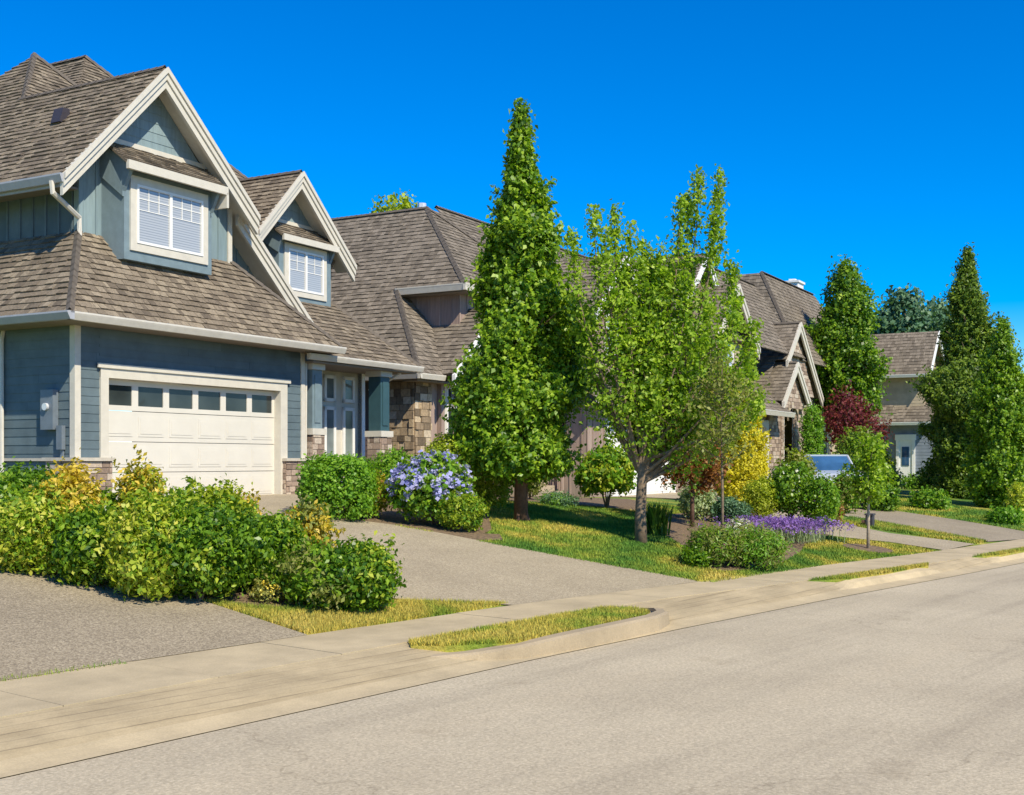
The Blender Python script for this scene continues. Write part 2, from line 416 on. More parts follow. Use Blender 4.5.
def courses(mb, pts, out, row=.16, wmin=.1, wmax=.28, lift=(.018, .032), top=.004, gap=.006, jit=.3, tr=(0, 1), v0=None, stone=False, edge=.03):
    """cover a flat polygon with overlapping courses (shakes, lap boards, stones); out = a direction the face looks to"""
    pts, n = plane_frame(pts)
    if n.dot(Vector(out)) < 0: n = -n
    vd = (Vector((0, 0, 1))-n*n.z).normalized(); ud = vd.cross(n).normalized()
    o = pts[0]; P2 = [((p-o).dot(ud), (p-o).dot(vd)) for p in pts]
    mb.prism(pts, -n*edge, tint=.25)
    vs = [p[1] for p in P2]; v = min(vs) if v0 is None else v0
    while v < max(vs):
        h = row*(1+random.uniform(-jit, jit)*.3) if stone else row
        strip = clip(clip(P2, 1, v+(gap if stone else 0), False), 1, v+h, True)
        if len(strip) >= 3 and area2(strip) > 1e-4:
            us = [p[0] for p in strip]; u = min(us)-random.random()*wmin
            while u < max(us):
                wd = random.uniform(wmin, wmax)
                c = clip(clip(strip, 0, u, False), 0, u+wd-gap, True)
                if len(c) >= 3 and area2(c) > 2e-5:
                    L = random.uniform(*lift); tt = random.uniform(*tr); sk = random.uniform(-.012, .012) if not stone and wmax < 1 else 0
                    hi = []; lo = []
                    for (a, b) in c:
                        k = (b-v)/h
                        q = L if stone else L+(top-L)*k
                        bb = b+(sk if k < .05 else 0)
                        lo.append(o+ud*a+vd*bb-n*.002); hi.append(o+ud*a+vd*bb+n*q)
                    mb.poly(hi, tt)
                    m = len(c)
                    for i in range(m):
                        mb.poly((lo[i], lo[(i+1) % m], hi[(i+1) % m], hi[i]), tt*.8)
                u += wd
        v += h
def lap(mb, pts, out, row=.155): courses(mb, pts, out, row, 3.2, 5.0, (.011, .012), .002, .003, 0, (.2, .8), edge=.02)
def batten(mb, pts, out, step=.36, w=.045):
    pts, n = plane_frame(pts)
    if n.dot(Vector(out)) < 0: n = -n
    vd = Vector((0, 0, 1)); ud = vd.cross(n).normalized(); o = pts[0]
    P2 = [((p-o).dot(ud), (p-o).dot(vd)) for p in pts]
    us = [p[0] for p in P2]; u = min(us)
    while u < max(us):
        c = clip(clip(P2, 0, u, False), 0, u+step, True)
        if len(c) >= 3 and area2(c) > 1e-4:
            mb.prism([o+ud*a+vd*b for a, b in c], -n*.02, tint=random.random())
        c = clip(clip(P2, 0, u, False), 0, u+w, True)
        if len(c) >= 3 and area2(c) > 1e-4:
            mb.prism([o+ud*a+vd*b+n*.001 for a, b in c], n*.022, tint=random.random())
        u += step
def shakes(mb, pts, out, row=.155, **k): courses(mb, pts, out, row, .08, .24, (.016, .038), .004, .007, 0, (.08, .92), **k)
def ridge_caps(mb, a, b, w=.07, step=.2):
    a, b = Vector(a), Vector(b); d = (b-a); L = d.length; d.normalize()
    s = Vector((0, 0, 1)).cross(d).normalized(); up = d.cross(s)
    n = max(1, int(L/step))
    for k in range(n):
        p = a+d*(L*k/n); q = a+d*(L*(k+1)/n+.03)
        t = random.uniform(0, .5)
        mb.poly((p-s*w-up*w*.45, p+up*.045, q+up*.03, q-s*w-up*w*.45-up*.01), t)
        mb.poly((p+up*.045, p+s*w-up*w*.45, q+s*w-up*w*.45-up*.01, q+up*.03), t)
def rake(mb, pts, y0, y1, t0=.0, t1=.28):
    """barge boards following pts (x,z) in a plane facing -y"""
    for (a, b) in zip(pts, pts[1:]):
        (x0, z0), (x1, z1) = a, b
        mb.prism([(x0, y0, z0-t0), (x1, y0, z1-t0), (x1, y0, z1-t1), (x0, y0, z0-t1)], (0, y1-y0, 0))
def gutter(mb, a, b, out, h=.13, w=.11):
    a, b, out = Vector(a), Vector(b), Vector(out).normalized()
    up = Vector((0, 0, 1))
    prof = [(0, 0), (w, 0), (w, -.03), (w*.9, -.06), (w*.6, -h), (0, -h)]
    mb.prism([a+out*x+up*z for x, z in prof], b-a)
def window(parent, x0, x1, z0, z1, y, frame=M['white'], trim=M['cream'], trimw=.12, split=1, grid=(3, 2), gridh=.45, blind=True, depth=.06, lab=None):
    """window facing -y on plane y; trim stands proud of it"""
    mb = MB()
    if trimw:
        t = trimw
        for b in ((x0-t, x1+t, z1, z1+t), (x0-t, x1+t, z0-t, z0), (x0-t, x0, z0, z1), (x1, x1+t, z0, z1)):
            mb.box(b[0], b[1], y-.035, y, b[2], b[3])
        wd = mb.build('window', trim, parent, label=lab)
    else:
        mb.box(x0-.02, x1+.02, y-.01, y, z1, z1+.02); wd = mb.build('window', trim, parent)
    fr = MB(); s = .045
    for b in ((x0, x1, z1-s, z1), (x0, x1, z0, z0+s), (x0, x0+s, z0+s, z1-s), (x1-s, x1, z0+s, z1-s)):
        fr.box(b[0], b[1], y-.05, y-.002, b[2], b[3])
    pw = (x1-x0)/(split+1)
    for k in range(split): fr.box(x0+pw*(k+1)-.03, x0+pw*(k+1)+.03, y-.048, y-.002, z0+s, z1-s)
    fr.build('frame', frame, wd)
    g = MB()
    for k in range(split+1):
        a, b = x0+pw*k+s, x0+pw*(k+1)-s; zt = z1-s; zb = z1-(z1-z0)*gridh
        for c in range(1, grid[0]): g.box(a+(b-a)*c/grid[0]-.008, a+(b-a)*c/grid[0]+.008, y-.030, y-.024, zb, zt)
        for c in range(1, grid[1]+1): g.box(a, b, y-.031, y-.025, zt-(zt-zb)*c/grid[1]-.008, zt-(zt-zb)*c/grid[1]+.008)
    g.build('muntin', frame, wd)
    p = MB(); p.poly([(x0+s, y-.02, z0+s), (x1-s, y-.02, z0+s), (x1-s, y-.02, z1-s), (x0+s, y-.02, z1-s)])
    if blind:
        p.build('pane', M['pane'], wd)
    else:
        p.build('pane', M['glass'], wd)
    return wd
def downspout(parent, pts, m=M['fascia'], r=.04):
    MB().tube(pts, r, 6).build('downspout', m, parent)

# ------------------------------------------------------------ ground, street
def strip_mesh(name, railA, railB, na, m, zf, kind='structure', us=None):
    """sheet between two (u,p) rails; zf(u,p,k) is its height"""
    mb = MB(); us = us or [(-28+.5*i) for i in range(0, 130)]+[37+2*i for i in range(0, 60)]
    nr = na+1; i0 = 0
    for u in us:
        a, b = railA(u), railB(u)
        for k in range(nr):
            p = a+(b-a)*k/na; x, y = up2w(u, p); mb.v.append((x, y, zf(u, p, k/na))); mb.t.append(.5)
    for i in range(len(us)-1):
        for k in range(na):
            mb.f.append((i*nr+k, (i+1)*nr+k, (i+1)*nr+k+1, i*nr+k+1)); mb.m.append(0)
    return tag(mb.build(name, m), kind=kind)
bk = lambda u: lerp(BACK, u); fr_ = lambda u: lerp(FRONT, u); ed = lambda u: lerp(EDGE, u)
# base ground reaching the horizon
g = MB(); g.poly([(-1500, -1500, -.25), (1500, -1500, -.25), (1500, 2500, -.25), (-1500, 2500, -.25)])
tag(g.build('ground', M['lawn']), kind='structure')
# yards: rises from the sidewalk to the house fronts
g = MB(); us = [-28+.5*i for i in range(0, 160)]+[52+3*i for i in range(0, 60)]
ss = [i*.5 for i in range(0, 22)]+[11.5, 14, 20, 40, 90]
for u in us:
    for s_ in ss:
        p = bk(u)+s_; x, y = up2w(u, p)
        z = hup(u, p)+random.uniform(-.008, .008)*(0 < s_ < 11)-(s_ > 30)*.3
        g.v.append((x, y, z)); g.t.append(.5)
n_ = len(ss)
for i in range(len(us)-1):
    for k in range(n_-1): g.f.append((i*n_+k, (i+1)*n_+k, (i+1)*n_+k+1, i*n_+k+1)); g.m.append(0)
tag(g.build('lawn', M['lawn'], smooth=True), kind='structure')
strip_mesh('road', lambda u: -3.0, ed, 6, M['road'], lambda u, p, k: 0.0)
strip_mesh('far_sidewalk', lambda u: -8.0, lambda u: -3.0, 2, M['walk'], lambda u, p, k: .1)
# sidewalk: separate slabs with joints
sw = MB(); u = -28.0
while u < 120:
    L = 1.5
    for c in (0,):
        q = []
        for uu, pp in ((u+.004, fr_(u)), (u+L-.004, fr_(u+L)), (u+L-.004, bk(u+L)+.01), (u+.004, bk(u)+.01)):
            x, y = up2w(uu, pp); q.append((x, y, .02))
        sw.prism(q, (0, 0, .128+random.uniform(-.002, .002)), tint=random.random())
    u += L
x0 = MB()
sw2 = strip_mesh('sidewalk_joint_bed', fr_, bk, 1, M['soil'], lambda u, p, k: .125)
sw.build('sidewalk', M['walk'])['kind'] = 'structure'
# apron falls from the sidewalk to the gutter, gutter strip lies against the asphalt
GUT = .32
strip_mesh('driveway_apron', lambda u: ed(u)+GUT, lambda u: fr_(u)-.008, 6, M['apron'], lambda u, p, k: .03+.11*min(1, k*1.0)**.8)
strip_mesh('gutter', ed, lambda u: ed(u)+GUT, 3, M['kerb'], lambda u, p, k: .006+.024*k*k)

def inside(pt, poly):
    x, y = pt; c = False; n = len(poly); j = n-1
    for i in range(n):
        xi, yi = poly[i]; xj, yj = poly[j]
        if (yi > y) != (yj > y) and x < (xj-xi)*(y-yi)/(yj-yi)+xi: c = not c
        j = i
    return c
def drape(name, poly, m, off, cell=.4, zf=None, kind='structure'):
    """a flat sheet laid on the sloping yard; poly in (u,p)"""
    zf = zf or hup
    mb = MB(); u0 = min(q[0] for q in poly); u1 = max(q[0] for q in poly); p0 = min(q[1] for q in poly); p1 = max(q[1] for q in poly)
    u = u0
    while u < u1:
        s1 = clip(clip(poly, 0, u, False), 0, u+cell, True); p = p0
        while p < p1 and len(s1) > 2:
            c = clip(clip(s1, 1, p, False), 1, p+cell, True)
            if len(c) > 2 and area2(c) > 1e-5:
                pts = []
                for (a, b) in c: x, y = up2w(a, b); pts.append((x, y, zf(a, b)+off))
                mb.poly(pts)
            p += cell
        u += cell
    return tag(mb.build(name, m), kind=kind)
def pxpoly(pts): return [w2up(*at(x, y)[:2]) for x, y in pts]
# house frame
E1 = (.492, .8706); NF = (.8706, -.492); P0 = (-7.6, 20.87)
def hw(a, b, P=P0): return (P[0]+a*E1[0]+b*NF[0], P[1]+a*E1[1]+b*NF[1])
def hup_of(a, b): return w2up(*hw(a, b))
# shrub-bed side driveway at left
_e = w2up(*at(302, 635)[:2])
d1 = [(_e[0], bk(_e[0])), w2up(*at(195, 600)[:2]), w2up(*at(100, 577)[:2]), w2up(*at(0, 556)[:2]), w2up(*at(-130, 535)[:2]), (-8, 22)]+[(u_*.5, bk(u_*.5)) for u_ in range(-16, 17) if u_*.5 < w2up(*at(302, 635)[:2])[0]-.1]
drape('driveway', d1, M['drive1'], .022)
_a = w2up(*at(509, 605)[:2])[0]; _b = w2up(*at(712, 584)[:2])[0]
d2 = [(_b-(_b-_a)*q_/12, bk(_b-(_b-_a)*q_/12)-.01) for q_ in range(13)]+[ w2up(*at(400, 601)[:2]), w2up(*at(300, 585)[:2]), hup_of(.4, .3), hup_of(.4, -.2), hup_of(5.7, -.2), hup_of(6.4, .3)] + pxpoly([(330, 518), (395, 526), (445, 535), (500, 546), (620, 568), (690, 580.5)])
drape('driveway', d2, M['drive2'], .02)
GF = 1.0
d3 = pxpoly([(944, 551), (890, 543), (833, 537)])+[hup_of(20.4, 1.8), hup_of(20.4, .4), hup_of(26.4, .4), hup_of(28.5, 2.0)]+pxpoly([(841, 524.5), (890, 534), (951, 541.5), (975, 545)])
drape('driveway', d3, M['drive2'], .02)
d4 = pxpoly([(988, 542.5), (920, 530), (850, 518)])+[*[w2up(*hw(a_, b_, (11.7, 52.0))) for a_, b_ in ((-8.2, 1.5), (-7.8, 0), (-1.9, 0), (-1.2, 2.0))]]+pxpoly([(862, 507), (892, 511), (960, 521), (1024, 532), (1060, 536)])
drape('driveway', d4, M['drive1'], .02)
# raised grass islands between sidewalk and gutter, each with its kerb
def island(poly, kerb=True, h=.145):
    mb = MB(); cx_ = sum(q[0] for q in poly)/len(poly); cy_ = sum(q[1] for q in poly)/len(poly)
    top = [(*up2w(*q), h) for q in poly]; mb.prism(top, (0, 0, -.13))
    return tag(mb.build('grass_verge', M['drylawn']), kind='structure')
isl1 = [(8.95, fr_(8.95)-.02), (10.5, fr_(10.5)-.02), (11.6, fr_(11.6)-.02), (12.55, fr_(12.55)-.03), (12.72, 8.15), (12.6, 7.85), (12.1, 7.64), (11.0, 7.58), (9.6, 7.6), (9.0, 8.0), (8.8, 8.3)]
isl2 = [(17.4, fr_(17.4)-.02), (19, fr_(19)-.02), (21.6, fr_(21.6)-.02), (21.2, 7.45), (19.3, 7.5), (18.1, 7.6)]
isl3 = [(23.7, fr_(23.7)-.02), (28.0, fr_(28)-.02), (27.5, 7.12), (24.6, 7.2)]
for i_ in (isl1, isl2, isl3): island(i_)
k = MB()
kr = [(8.7, 8.0, .08), (9.1, 7.74, .10), (9.6, 7.54, .135), (10.4, 7.47, .17), (11.2, 7.46, .18), (12.1, 7.50, .18), (12.6, 7.66, .17), (12.95, 7.92, .15), (13.1, 8.22, .11)]
for (a, b) in zip(kr, kr[1:]):
    q = []
    for (uu, pp, hh) in (a, b):
        q.append(((*up2w(uu, pp-.09), .0), (*up2w(uu, pp-.07), hh-.02), (*up2w(uu, pp-.03), hh), (*up2w(uu, pp+.10), hh), (*up2w(uu, pp+.10), .0)))
    for j in range(4): k.poly((q[0][j], q[1][j], q[1][j+1], q[0][j+1]))
    if a == kr[0]: k.poly(q[0])
    if b == kr[-1]: k.poly(q[1])
tag(k.build('kerb', M['kerbface'], smooth=False), kind='structure')
k = MB()
for (ua, ub, dd) in ((17.2, 21.8, .42), (23.5, 28.2, .42)):
    u = ua
    while u < ub-.01:
        q = []
        for uu in (u, min(ub, u+.5)):
            t_ = min(1, (uu-ua)/1.0, (ub-uu)/1.0); t_ = t_*t_*(3-2*t_); lo_ = .045*(1-t_)
            pp = ed(uu)+dd; q.append(((*up2w(uu, pp-.14), .012), (*up2w(uu, pp-.03), .02+.085*t_), (*up2w(uu, pp+.10), .03+.12*t_), (*up2w(uu, pp+.2), .03+.10*t_)))
        for j in range(3): k.poly((q[0][j], q[1][j], q[1][j+1], q[0][j+1]))
        u += .5
tag(k.build('kerb', M['kerb']), kind='structure')
# mulch beds
beds = [
 pxpoly([(300, 519), (335, 519), (398, 526), (450, 536), (475, 538), (492, 531), (485, 505), (440, 495), (420, 480), (300, 492)]),
 pxpoly([(-20, 553), (60, 567), (150, 590), (205, 602), (260, 608), (330, 612), (385, 606), (399, 585), (380, 555), (320, 525), (250, 512), (100, 512), (-20, 500)]),
 pxpoly([(655, 530), (645, 518), (700, 512), (790, 512), (840, 520), (835, 534), (805, 545), (800, 553), (782, 563), (760, 570), (725, 572), (692, 566), (690, 556), (680, 545)]),
 pxpoly([(480, 500), (535, 503), (600, 508), (640, 512), (650, 503), (560, 497), (480, 493)]),
 [(lambda c_: (c_[0]+.55*math.cos(k_*.45), c_[1]+.5*math.sin(k_*.45)))(w2up(*at(868, 549)[:2])) for k_ in range(14)],
 pxpoly([(408, 537), (470, 542), (503, 541), (500, 535), (440, 532)]),
]
for b_ in beds: drape('flower_bed', b_, M['soil'], .015)

# ------------------------------------------------------------ house one
HR = math.atan2(E1[1], E1[0])
def house(name, P, base, label):
    e = empty(name, (P[0], P[1], base), HR, label, 'house'); BASE[e.name] = base; return e
H1 = house('blue_house', P0, 1.27, 'blue sided house with two steep gables and a pale garage door behind leafy shrubs')
FO = (0, -1, .3); LO = (-1, 0, .3); RO = (1, 0, .3); BO = (0, 1, .3)
# lower walls
mb = MB()
for q in ([(0.1, 0, 2.06), (.53, 0, 2.06), (.53, 0, 4.42), (.1, 0, 4.42)], [(.53, 0, 3.72), (5.59, 0, 3.72), (5.59, 0, 4.42), (.53, 0, 4.42)],
          [(5.59, 0, 2.06), (6.07, 0, 2.06), (6.07, 0, 4.42), (5.59, 0, 4.42)]): lap(mb, q, FO)
lap(mb, [(0, .1, 1.2), (0, 9.5, 1.2), (0, 9.5, 4.42), (0, .1, 4.42)], LO)
lap(mb, [(6.17, .1, 1.2), (6.17, 1.5, 1.2), (6.17, 1.5, 4.3), (6.17, .1, 4.3)], RO)
mb.box(.03, 6.14, 9.4, 9.5, 1.0, 4.4); mb.box(.03, 6.14, .25, .3, 3.6, 4.4)
mb.build('lower_wall', M['blue'], H1)
# upper walls: boards and battens, lap boards in the gables
mb = MB()
batten(mb, [(.87, .9, 6.0), (4.8, .9, 6.0), (4.8, .9, 7.3), (3.75, .9, 8.1), (1.35, .9, 8.1), (.87, .9, 7.6)], (0, -1, 0))
batten(mb, [(4.86, 1.4, 4.5), (8.2, 1.4, 4.5), (8.2, 1.4, 5.2), (4.86, 1.4, 7.4)], (0, -1, 0))
mb.poly([(4.85, .9, 4.6), (4.85, 1.5, 4.6), (4.85, 1.5, 7.3), (4.85, .9, 7.3)])
batten(mb, [(6.9, 1.9, 5.8), (9.35, 1.9, 5.8), (9.35, 1.9, 7.2), (9.0, 1.9, 7.6), (7.0, 1.9, 7.6), (6.9, 1.9, 7.5)], (0, -1, 0))
mb.poly([(9.35, 1.9, 4.5), (9.35, 6, 4.5), (9.35, 6, 7.2), (9.35, 1.9, 7.2)]); mb.poly([(6.9, 1.9, 5.8), (6.9, 4, 5.8), (6.9, 4, 7.5), (6.9, 1.9, 7.5)])
mb.build('upper_wall', M['blue_pale'], H1)
mb = MB(); batten(mb, [(.85, .9, 5.9), (.85, 9, 5.9), (.85, 9, 7.6), (.85, .9, 7.6)], (-1, 0, 0)); mb.build('side_wall', M['blue'], H1)  # darker blue than the front boards: the wall's shade is put into its colour
mb = MB(); lap(mb, [(1.3, .88, 8.08), (3.95, .88, 8.08), (2.5, .88, 9.5)], FO, .19); lap(mb, [(6.95, 1.88, 7.66), (8.85, 1.88, 7.66), (7.75, 1.88, 8.65)], FO, .17)
mb.build('gable_wall', M['blue_pale'], H1)
# roofs
mb = MB()
EZ = 4.5; LT = .03
shakes(mb, [(-.62, -.6, EZ), (6.75, -.6, EZ), (4.85, .9, 6.22), (.85, .9, 6.22)], FO)
shakes(mb, [(-.62, -.6, EZ), (.85, .9, 6.22), (.85, 9.6, 6.22), (-.62, 9.6, EZ)], LO)
shakes(mb, [(6.75, -.6, EZ), (6.75, 1.6, EZ), (4.85, 1.6, 6.22), (4.85, .9, 6.22)], RO)
shakes(mb, [(5.9, -.28, 4.33), (10.3, -.28, 4.33), (9.1, 1.92, 6.12), (5.9, 1.92, 6.12)], FO)
shakes(mb, [(10.3, -.28, 4.33), (10.3, 7, 4.33), (9.1, 7, 6.12), (9.1, 1.92, 6.12)], RO)
mb.build('skirt_roof', M['shake'], H1)
mb = MB()
shakes(mb, [(.1, .4, 7.08), (2.5, .4, 9.6), (2.5, 4.6, 9.6), (4.05, 6.1, 11.25), (.1, 10.0, 7.08)], (-1, 0, 1))
shakes(mb, [(2.5, .4, 9.6), (5.12, .4, 7.22), (5.12, 5, 7.22), (2.5, 5, 9.6)], (1, 0, 1))
shakes(mb, [(5.0, .78, 7.33), (7.4, .78, 5.16), (7.4, 3.2, 5.16), (5.0, 3.2, 7.33)], (1, 0, 1))
# pyramid over the left part and long hip behind
shakes(mb, [(.1, 1.95, 7.08), (8.2, 1.95, 7.08), (4.05, 6.1, 11.25)], (0, -1, 1))
shakes(mb, [(8.2, 1.95, 7.08), (8.2, 10.2, 7.08), (4.05, 6.1, 11.25)], (1, 0, 1))
shakes(mb, [(1.25, 1.9, 7.1), (10.75, 1.9, 7.1), (6.0, 6.65, 11.85)], (0, -1, 1))
shakes(mb, [(1.25, 1.9, 7.1), (6, 6.65, 11.85), (6, 9.6, 11.85), (1.25, 14, 7.1)], (-1, 0, 1))
mb.poly([(10.75, 1.9, 7.1), (10.75, 14, 7.1), (6, 9.6, 11.85), (6, 6.65, 11.85)])
# gable two
shakes(mb, [(6.25, 1.35, 7.2), (7.75, 1.35, 8.8), (7.75, 3.7, 8.8), (6.25, 3.7, 7.2)], (-1, 0, 1))
shakes(mb, [(7.75, 1.35, 8.8), (9.75, 1.35, 6.9), (9.75, 3.7, 6.9), (7.75, 3.7, 8.8)], (1, 0, 1))
# little roofs over the bay windows
shakes(mb, [(1.2, .05, 7.5), (3.85, .05, 7.5), (4.1, .9, 8.05), (1.35, .9, 8.05)], (0, -1, 1), row=.13)
shakes(mb, [(7.0, 1.3, 7.22), (9.1, 1.3, 7.22), (9.0, 1.9, 7.68), (6.95, 1.9, 7.68)], (0, -1, 1), row=.12)
mb.build('roof', M['shake'], H1)
mb = MB()
for a, b in (((2.5, .4, 9.63), (2.5, 4.6, 9.63)), ((-.62, -.6, EZ+.03), (.85, .9, 6.26)), ((6.75, -.6, EZ+.03), (4.85, .9, 6.26)), ((10.3, -.28, 4.36), (9.1, 1.92, 6.16)),
             ((2.5, 4.5, 9.62), (4.05, 6.1, 11.3)), ((4.05, 6.1, 11.3), (8.2, 1.95, 7.12)), ((6, 6.65, 11.9), (10.75, 1.9, 7.12)), ((6, 6.65, 11.9), (6, 9.6, 11.9)), ((7.75, 1.35, 8.83), (7.75, 3.7, 8.83))):
    ridge_caps(mb, a, b)
mb.build('ridge_cap', M['ridge'], H1)
# soffits
mb = MB(); mb.box(-.6, 6.72, -.58, -.02, 4.36, 4.39); mb.box(-.6, -.02, 0, 9.5, 4.36, 4.39); mb.box(6.2, 10.2, -.26, 1.5, 4.15, 4.19)
mb.box(.12, .84, .9, 9.5, 6.98, 7.02)
mb.build('soffit', M['soffit'], H1)
# rake boards
mb = MB()
g1 = [(.06, 7.06), (2.5, 9.6), (5.14, 7.2)]; g1b = [(4.93, 7.4), (7.42, 5.14)]; g2 = [(6.2, 7.17), (7.75, 8.8), (9.8, 6.87)]
for pts, y in ((g1, .4), (g1b, .78), (g2, 1.35)):
    rake(mb, pts, y-.02, y+.05, .0, .38); rake(mb, pts, y-.055, y-.018, .0, .22); rake(mb, pts, y-.09, y-.053, -.02, .09)
mb.build('rake_board', M['cream'], H1)
mb = MB()   # boarded undersides of the overhangs
for pts, y, yb in ((g1, .45, .9), (g1b, .83, 1.4), (g2, 1.4, 1.9)):
    for (a, b) in zip(pts, pts[1:]):
        mb.prism([(a[0], y, a[1]-.1), (b[0], y, b[1]-.1), (b[0], y, b[1]-.13), (a[0], y, a[1]-.13)], (0, yb-y, 0))
mb.build('soffit', M['cream'], H1)
# horizontal trims
mb = MB(); mb.box(1.15, 4.25, .83, .879, 8.0, 8.12); mb.box(6.95, 8.95, 1.83, 1.879, 7.62, 7.72)
mb.box(4.75, 4.87, .86, .895, 5.6, 7.35); mb.build('trim_board', M['cream'], H1)
# gutters
mb = MB(); gutter(mb, (-.70, -.6, EZ+.0), (6.78, -.6, EZ+.0), (0, -1, 0), .14, .12)
gutter(mb, (5.95, -.28, 4.33), (10.35, -.28, 4.33), (0, -1, 0), .13, .11); mb.build('gutter', M['fascia'], H1)
mb = MB(); gutter(mb, (-.62, -.72, EZ), (-.62, 9.6, EZ), (-1, 0, 0), .14, .15); gutter(mb, (.1, .36, 7.06), (.1, 10, 7.06), (-1, 0, 0), .15, .12)
mb.box(.12, .16, .45, 9.8, 6.86, 7.04); mb.build('gutter', M['gutgrey'], H1)
# corner boards
mb = MB(); mb.box(-.03, .10, -.03, .10, 2.06, 4.38); mb.box(6.07, 6.2, -.03, .1, 2.06, 4.38); mb.build('corner_board', M['cream'], H1)
mb = MB(); mb.box(.83, .95, .87, 1.0, 5.7, 7.5); mb.build('corner_board', M['blue_pale'], H1)
# garage door and casing
mb = MB(); mb.box(.53, .71, -.045, .16, 1.1, 3.72); mb.box(5.37, 5.59, -.045, .16, 1.1, 3.72); mb.box(.53, 5.59, -.043, .158, 3.49, 3.715)
mb.box(.45, 5.67, -.075, -.046, 3.66, 3.74); mb.build('door_casing', M['cream'], H1)
gd = MB(); zs = [1.22, 1.79, 2.355, 2.92, 3.488]
for r_ in range(4):
    z0, z1 = zs[r_]+.006, zs[r_+1]-.006
    if r_ < 3:
        gd.box(.712, 5.368, .13, .17, z0, z1)
        for c in range(6):   # raised panels pressed into each section
            a = .712+c*.776+.07; b = a+.636
            gd.box(a, b, .122, .129, z0+.09, z1-.09); gd.box(a+.05, b-.05, .116, .121, z0+.14, z1-.14)
    else:
        gd.box(.712, 5.368, .13, .17, z0, z0+.09); gd.box(.712, 5.368, .13, .17, z1-.10, z1)
        for c in range(7):
            x = .712+c*.776; gd.box(max(.712, x-.075), min(5.368, x+.075), .131, .169, z0+.09, z1-.10)
gdo = gd.build('garage_door', M['door'], H1)
for c in range(6):
    x = .712+c*.776
    gd = MB(); gd.box(x+.075, x+.701, .15, .16, zs[3]+.09, 3.39); gd.build('window_pane', M['glass'], gdo)
gd = MB(); gd.box(2.9, 3.2, .1, .12, 1.45, 1.48); gd.box(2.9, 2.93, .11, .13, 1.45, 1.48); gd.box(3.17, 3.2, .11, .13, 1.45, 1.48); gd.build('handle', M['galv'], gdo)
# stone piers
mb = MB()
def stonebox(mb, x0, x1, y0, y1, z0, z1, row=.11, w=(.12, .34), lift=(.01, .03)):
    kw = dict(row=row, wmin=w[0], wmax=w[1], lift=lift, gap=.012, jit=.6, stone=True)
    courses(mb, [(x0, y0, z0), (x1, y0, z0), (x1, y0, z1), (x0, y0, z1)], (0, -1, 0), **kw)
    courses(mb, [(x0, y0, z0), (x0, y1, z0), (x0, y1, z1), (x0, y0, z1)], (-1, 0, 0), **kw)
    courses(mb, [(x1, y0, z0), (x1, y1, z0), (x1, y1, z1), (x1, y0, z1)], (1, 0, 0), **kw)
stonebox(mb, -.1, .70, -.12, .6, .9, 2.0); mb.build('stone_pier', M['stone'], H1)
mb = MB(); stonebox(mb, 5.45, 6.25, -.12, .6, .9, 2.0); mb.build('stone_pier', M['stone'], H1)
mb = MB(); mb.box(-.16, .74, -.18, .66, 2.0, 2.06); mb.box(5.41, 6.31, -.18, .66, 2.0, 2.06); mb.box(-.05, -.02, .66, 1.9, 2.0, 2.05)
mb.build('pier_cap', M['concrete_cap'], H1)
# bay windows
mb = MB()
mb.box(1.38, 3.66, .3, .9, 5.75, 7.42); mb.box(7.12, 9.05, 1.5, 1.9, 5.7, 7.15)
for x in (1.34, 3.62):   # brackets under the little roof
    mb.prism([(x, .06, 7.45), (x, .3, 7.0), (x, .3, 6.9), (x, .9, 7.35), (x, .9, 7.95), (x, .1, 7.5)], (.08, 0, 0))
for x in (7.06, 9.0): mb.prism([(x, 1.34, 7.18), (x, 1.5, 6.85), (x, 1.9, 7.1), (x, 1.9, 7.6)], (.07, 0, 0))
mb.build('bay', M['blue_trim'], H1)
mb = MB(); mb.box(1.22, 3.83, -.0, .07, 7.36, 7.52); mb.box(7.02, 9.08, 1.25, 1.31, 7.1, 7.24)
mb.box(3.78, 3.84, .0, .5, 7.1, 7.4); mb.build('trim_board', M['cream'], H1)
window(H1, 1.66, 3.38, 6.08, 7.18, .3, split=1, grid=(3, 2), gridh=.42, trimw=.15)
window(H1, 7.42, 8.72, 6.02, 6.98, 1.5, split=1, grid=(2, 2), gridh=.5, trimw=.13)
# downspouts
downspout(H1, [(-.02, 1.84, 4.4), (-.07, 1.84, 4.2), (-.06, 1.84, 1.3)])
downspout(H1, [(.02, .62, 6.95), (.04, .62, 6.75), (.78, .80, 6.45), (.79, .80, 5.95)], M['fascia'], .05)
downspout(H1, [(6.28, .02, 4.2), (6.24, .0, 2.1)], M['cream'], .035)
downspout(H1, [(9.45, 1.7, 7.0), (9.45, 1.84, 6.8), (9.45, 1.84, 5.9)], M['soffit'], .04)
# meter and box on the side wall
mb = MB(); mb.box(-.14, -.02, .40, .72, 2.55, 3.25); mb.box(-.10, -.02, .22, .36, 2.2, 2.62); mb.box(-.05, -.02, .25, .32, 2.06, 2.2)
mt = mb.build('electric_meter', M['metalbox'], H1)
mb = MB().tube([(-.13, .56, 2.95), (-.19, .56, 2.95)], .065, 12); mb.build('meter_dial', M['galv'], mt)
# roof vents
mb = MB()
for (x, y, z) in ((1.55, 2.2, 8.6), (-.1, 2.3, 5.1)): mb.prism([(x-.14, y-.12, z-.05), (x+.1, y-.12, z-.05), (x+.1, y-.12, z+.24), (x-.05, y-.12, z+.24)], (0, .26, 0))
mb.build('roof_vent', M['vent'], H1)
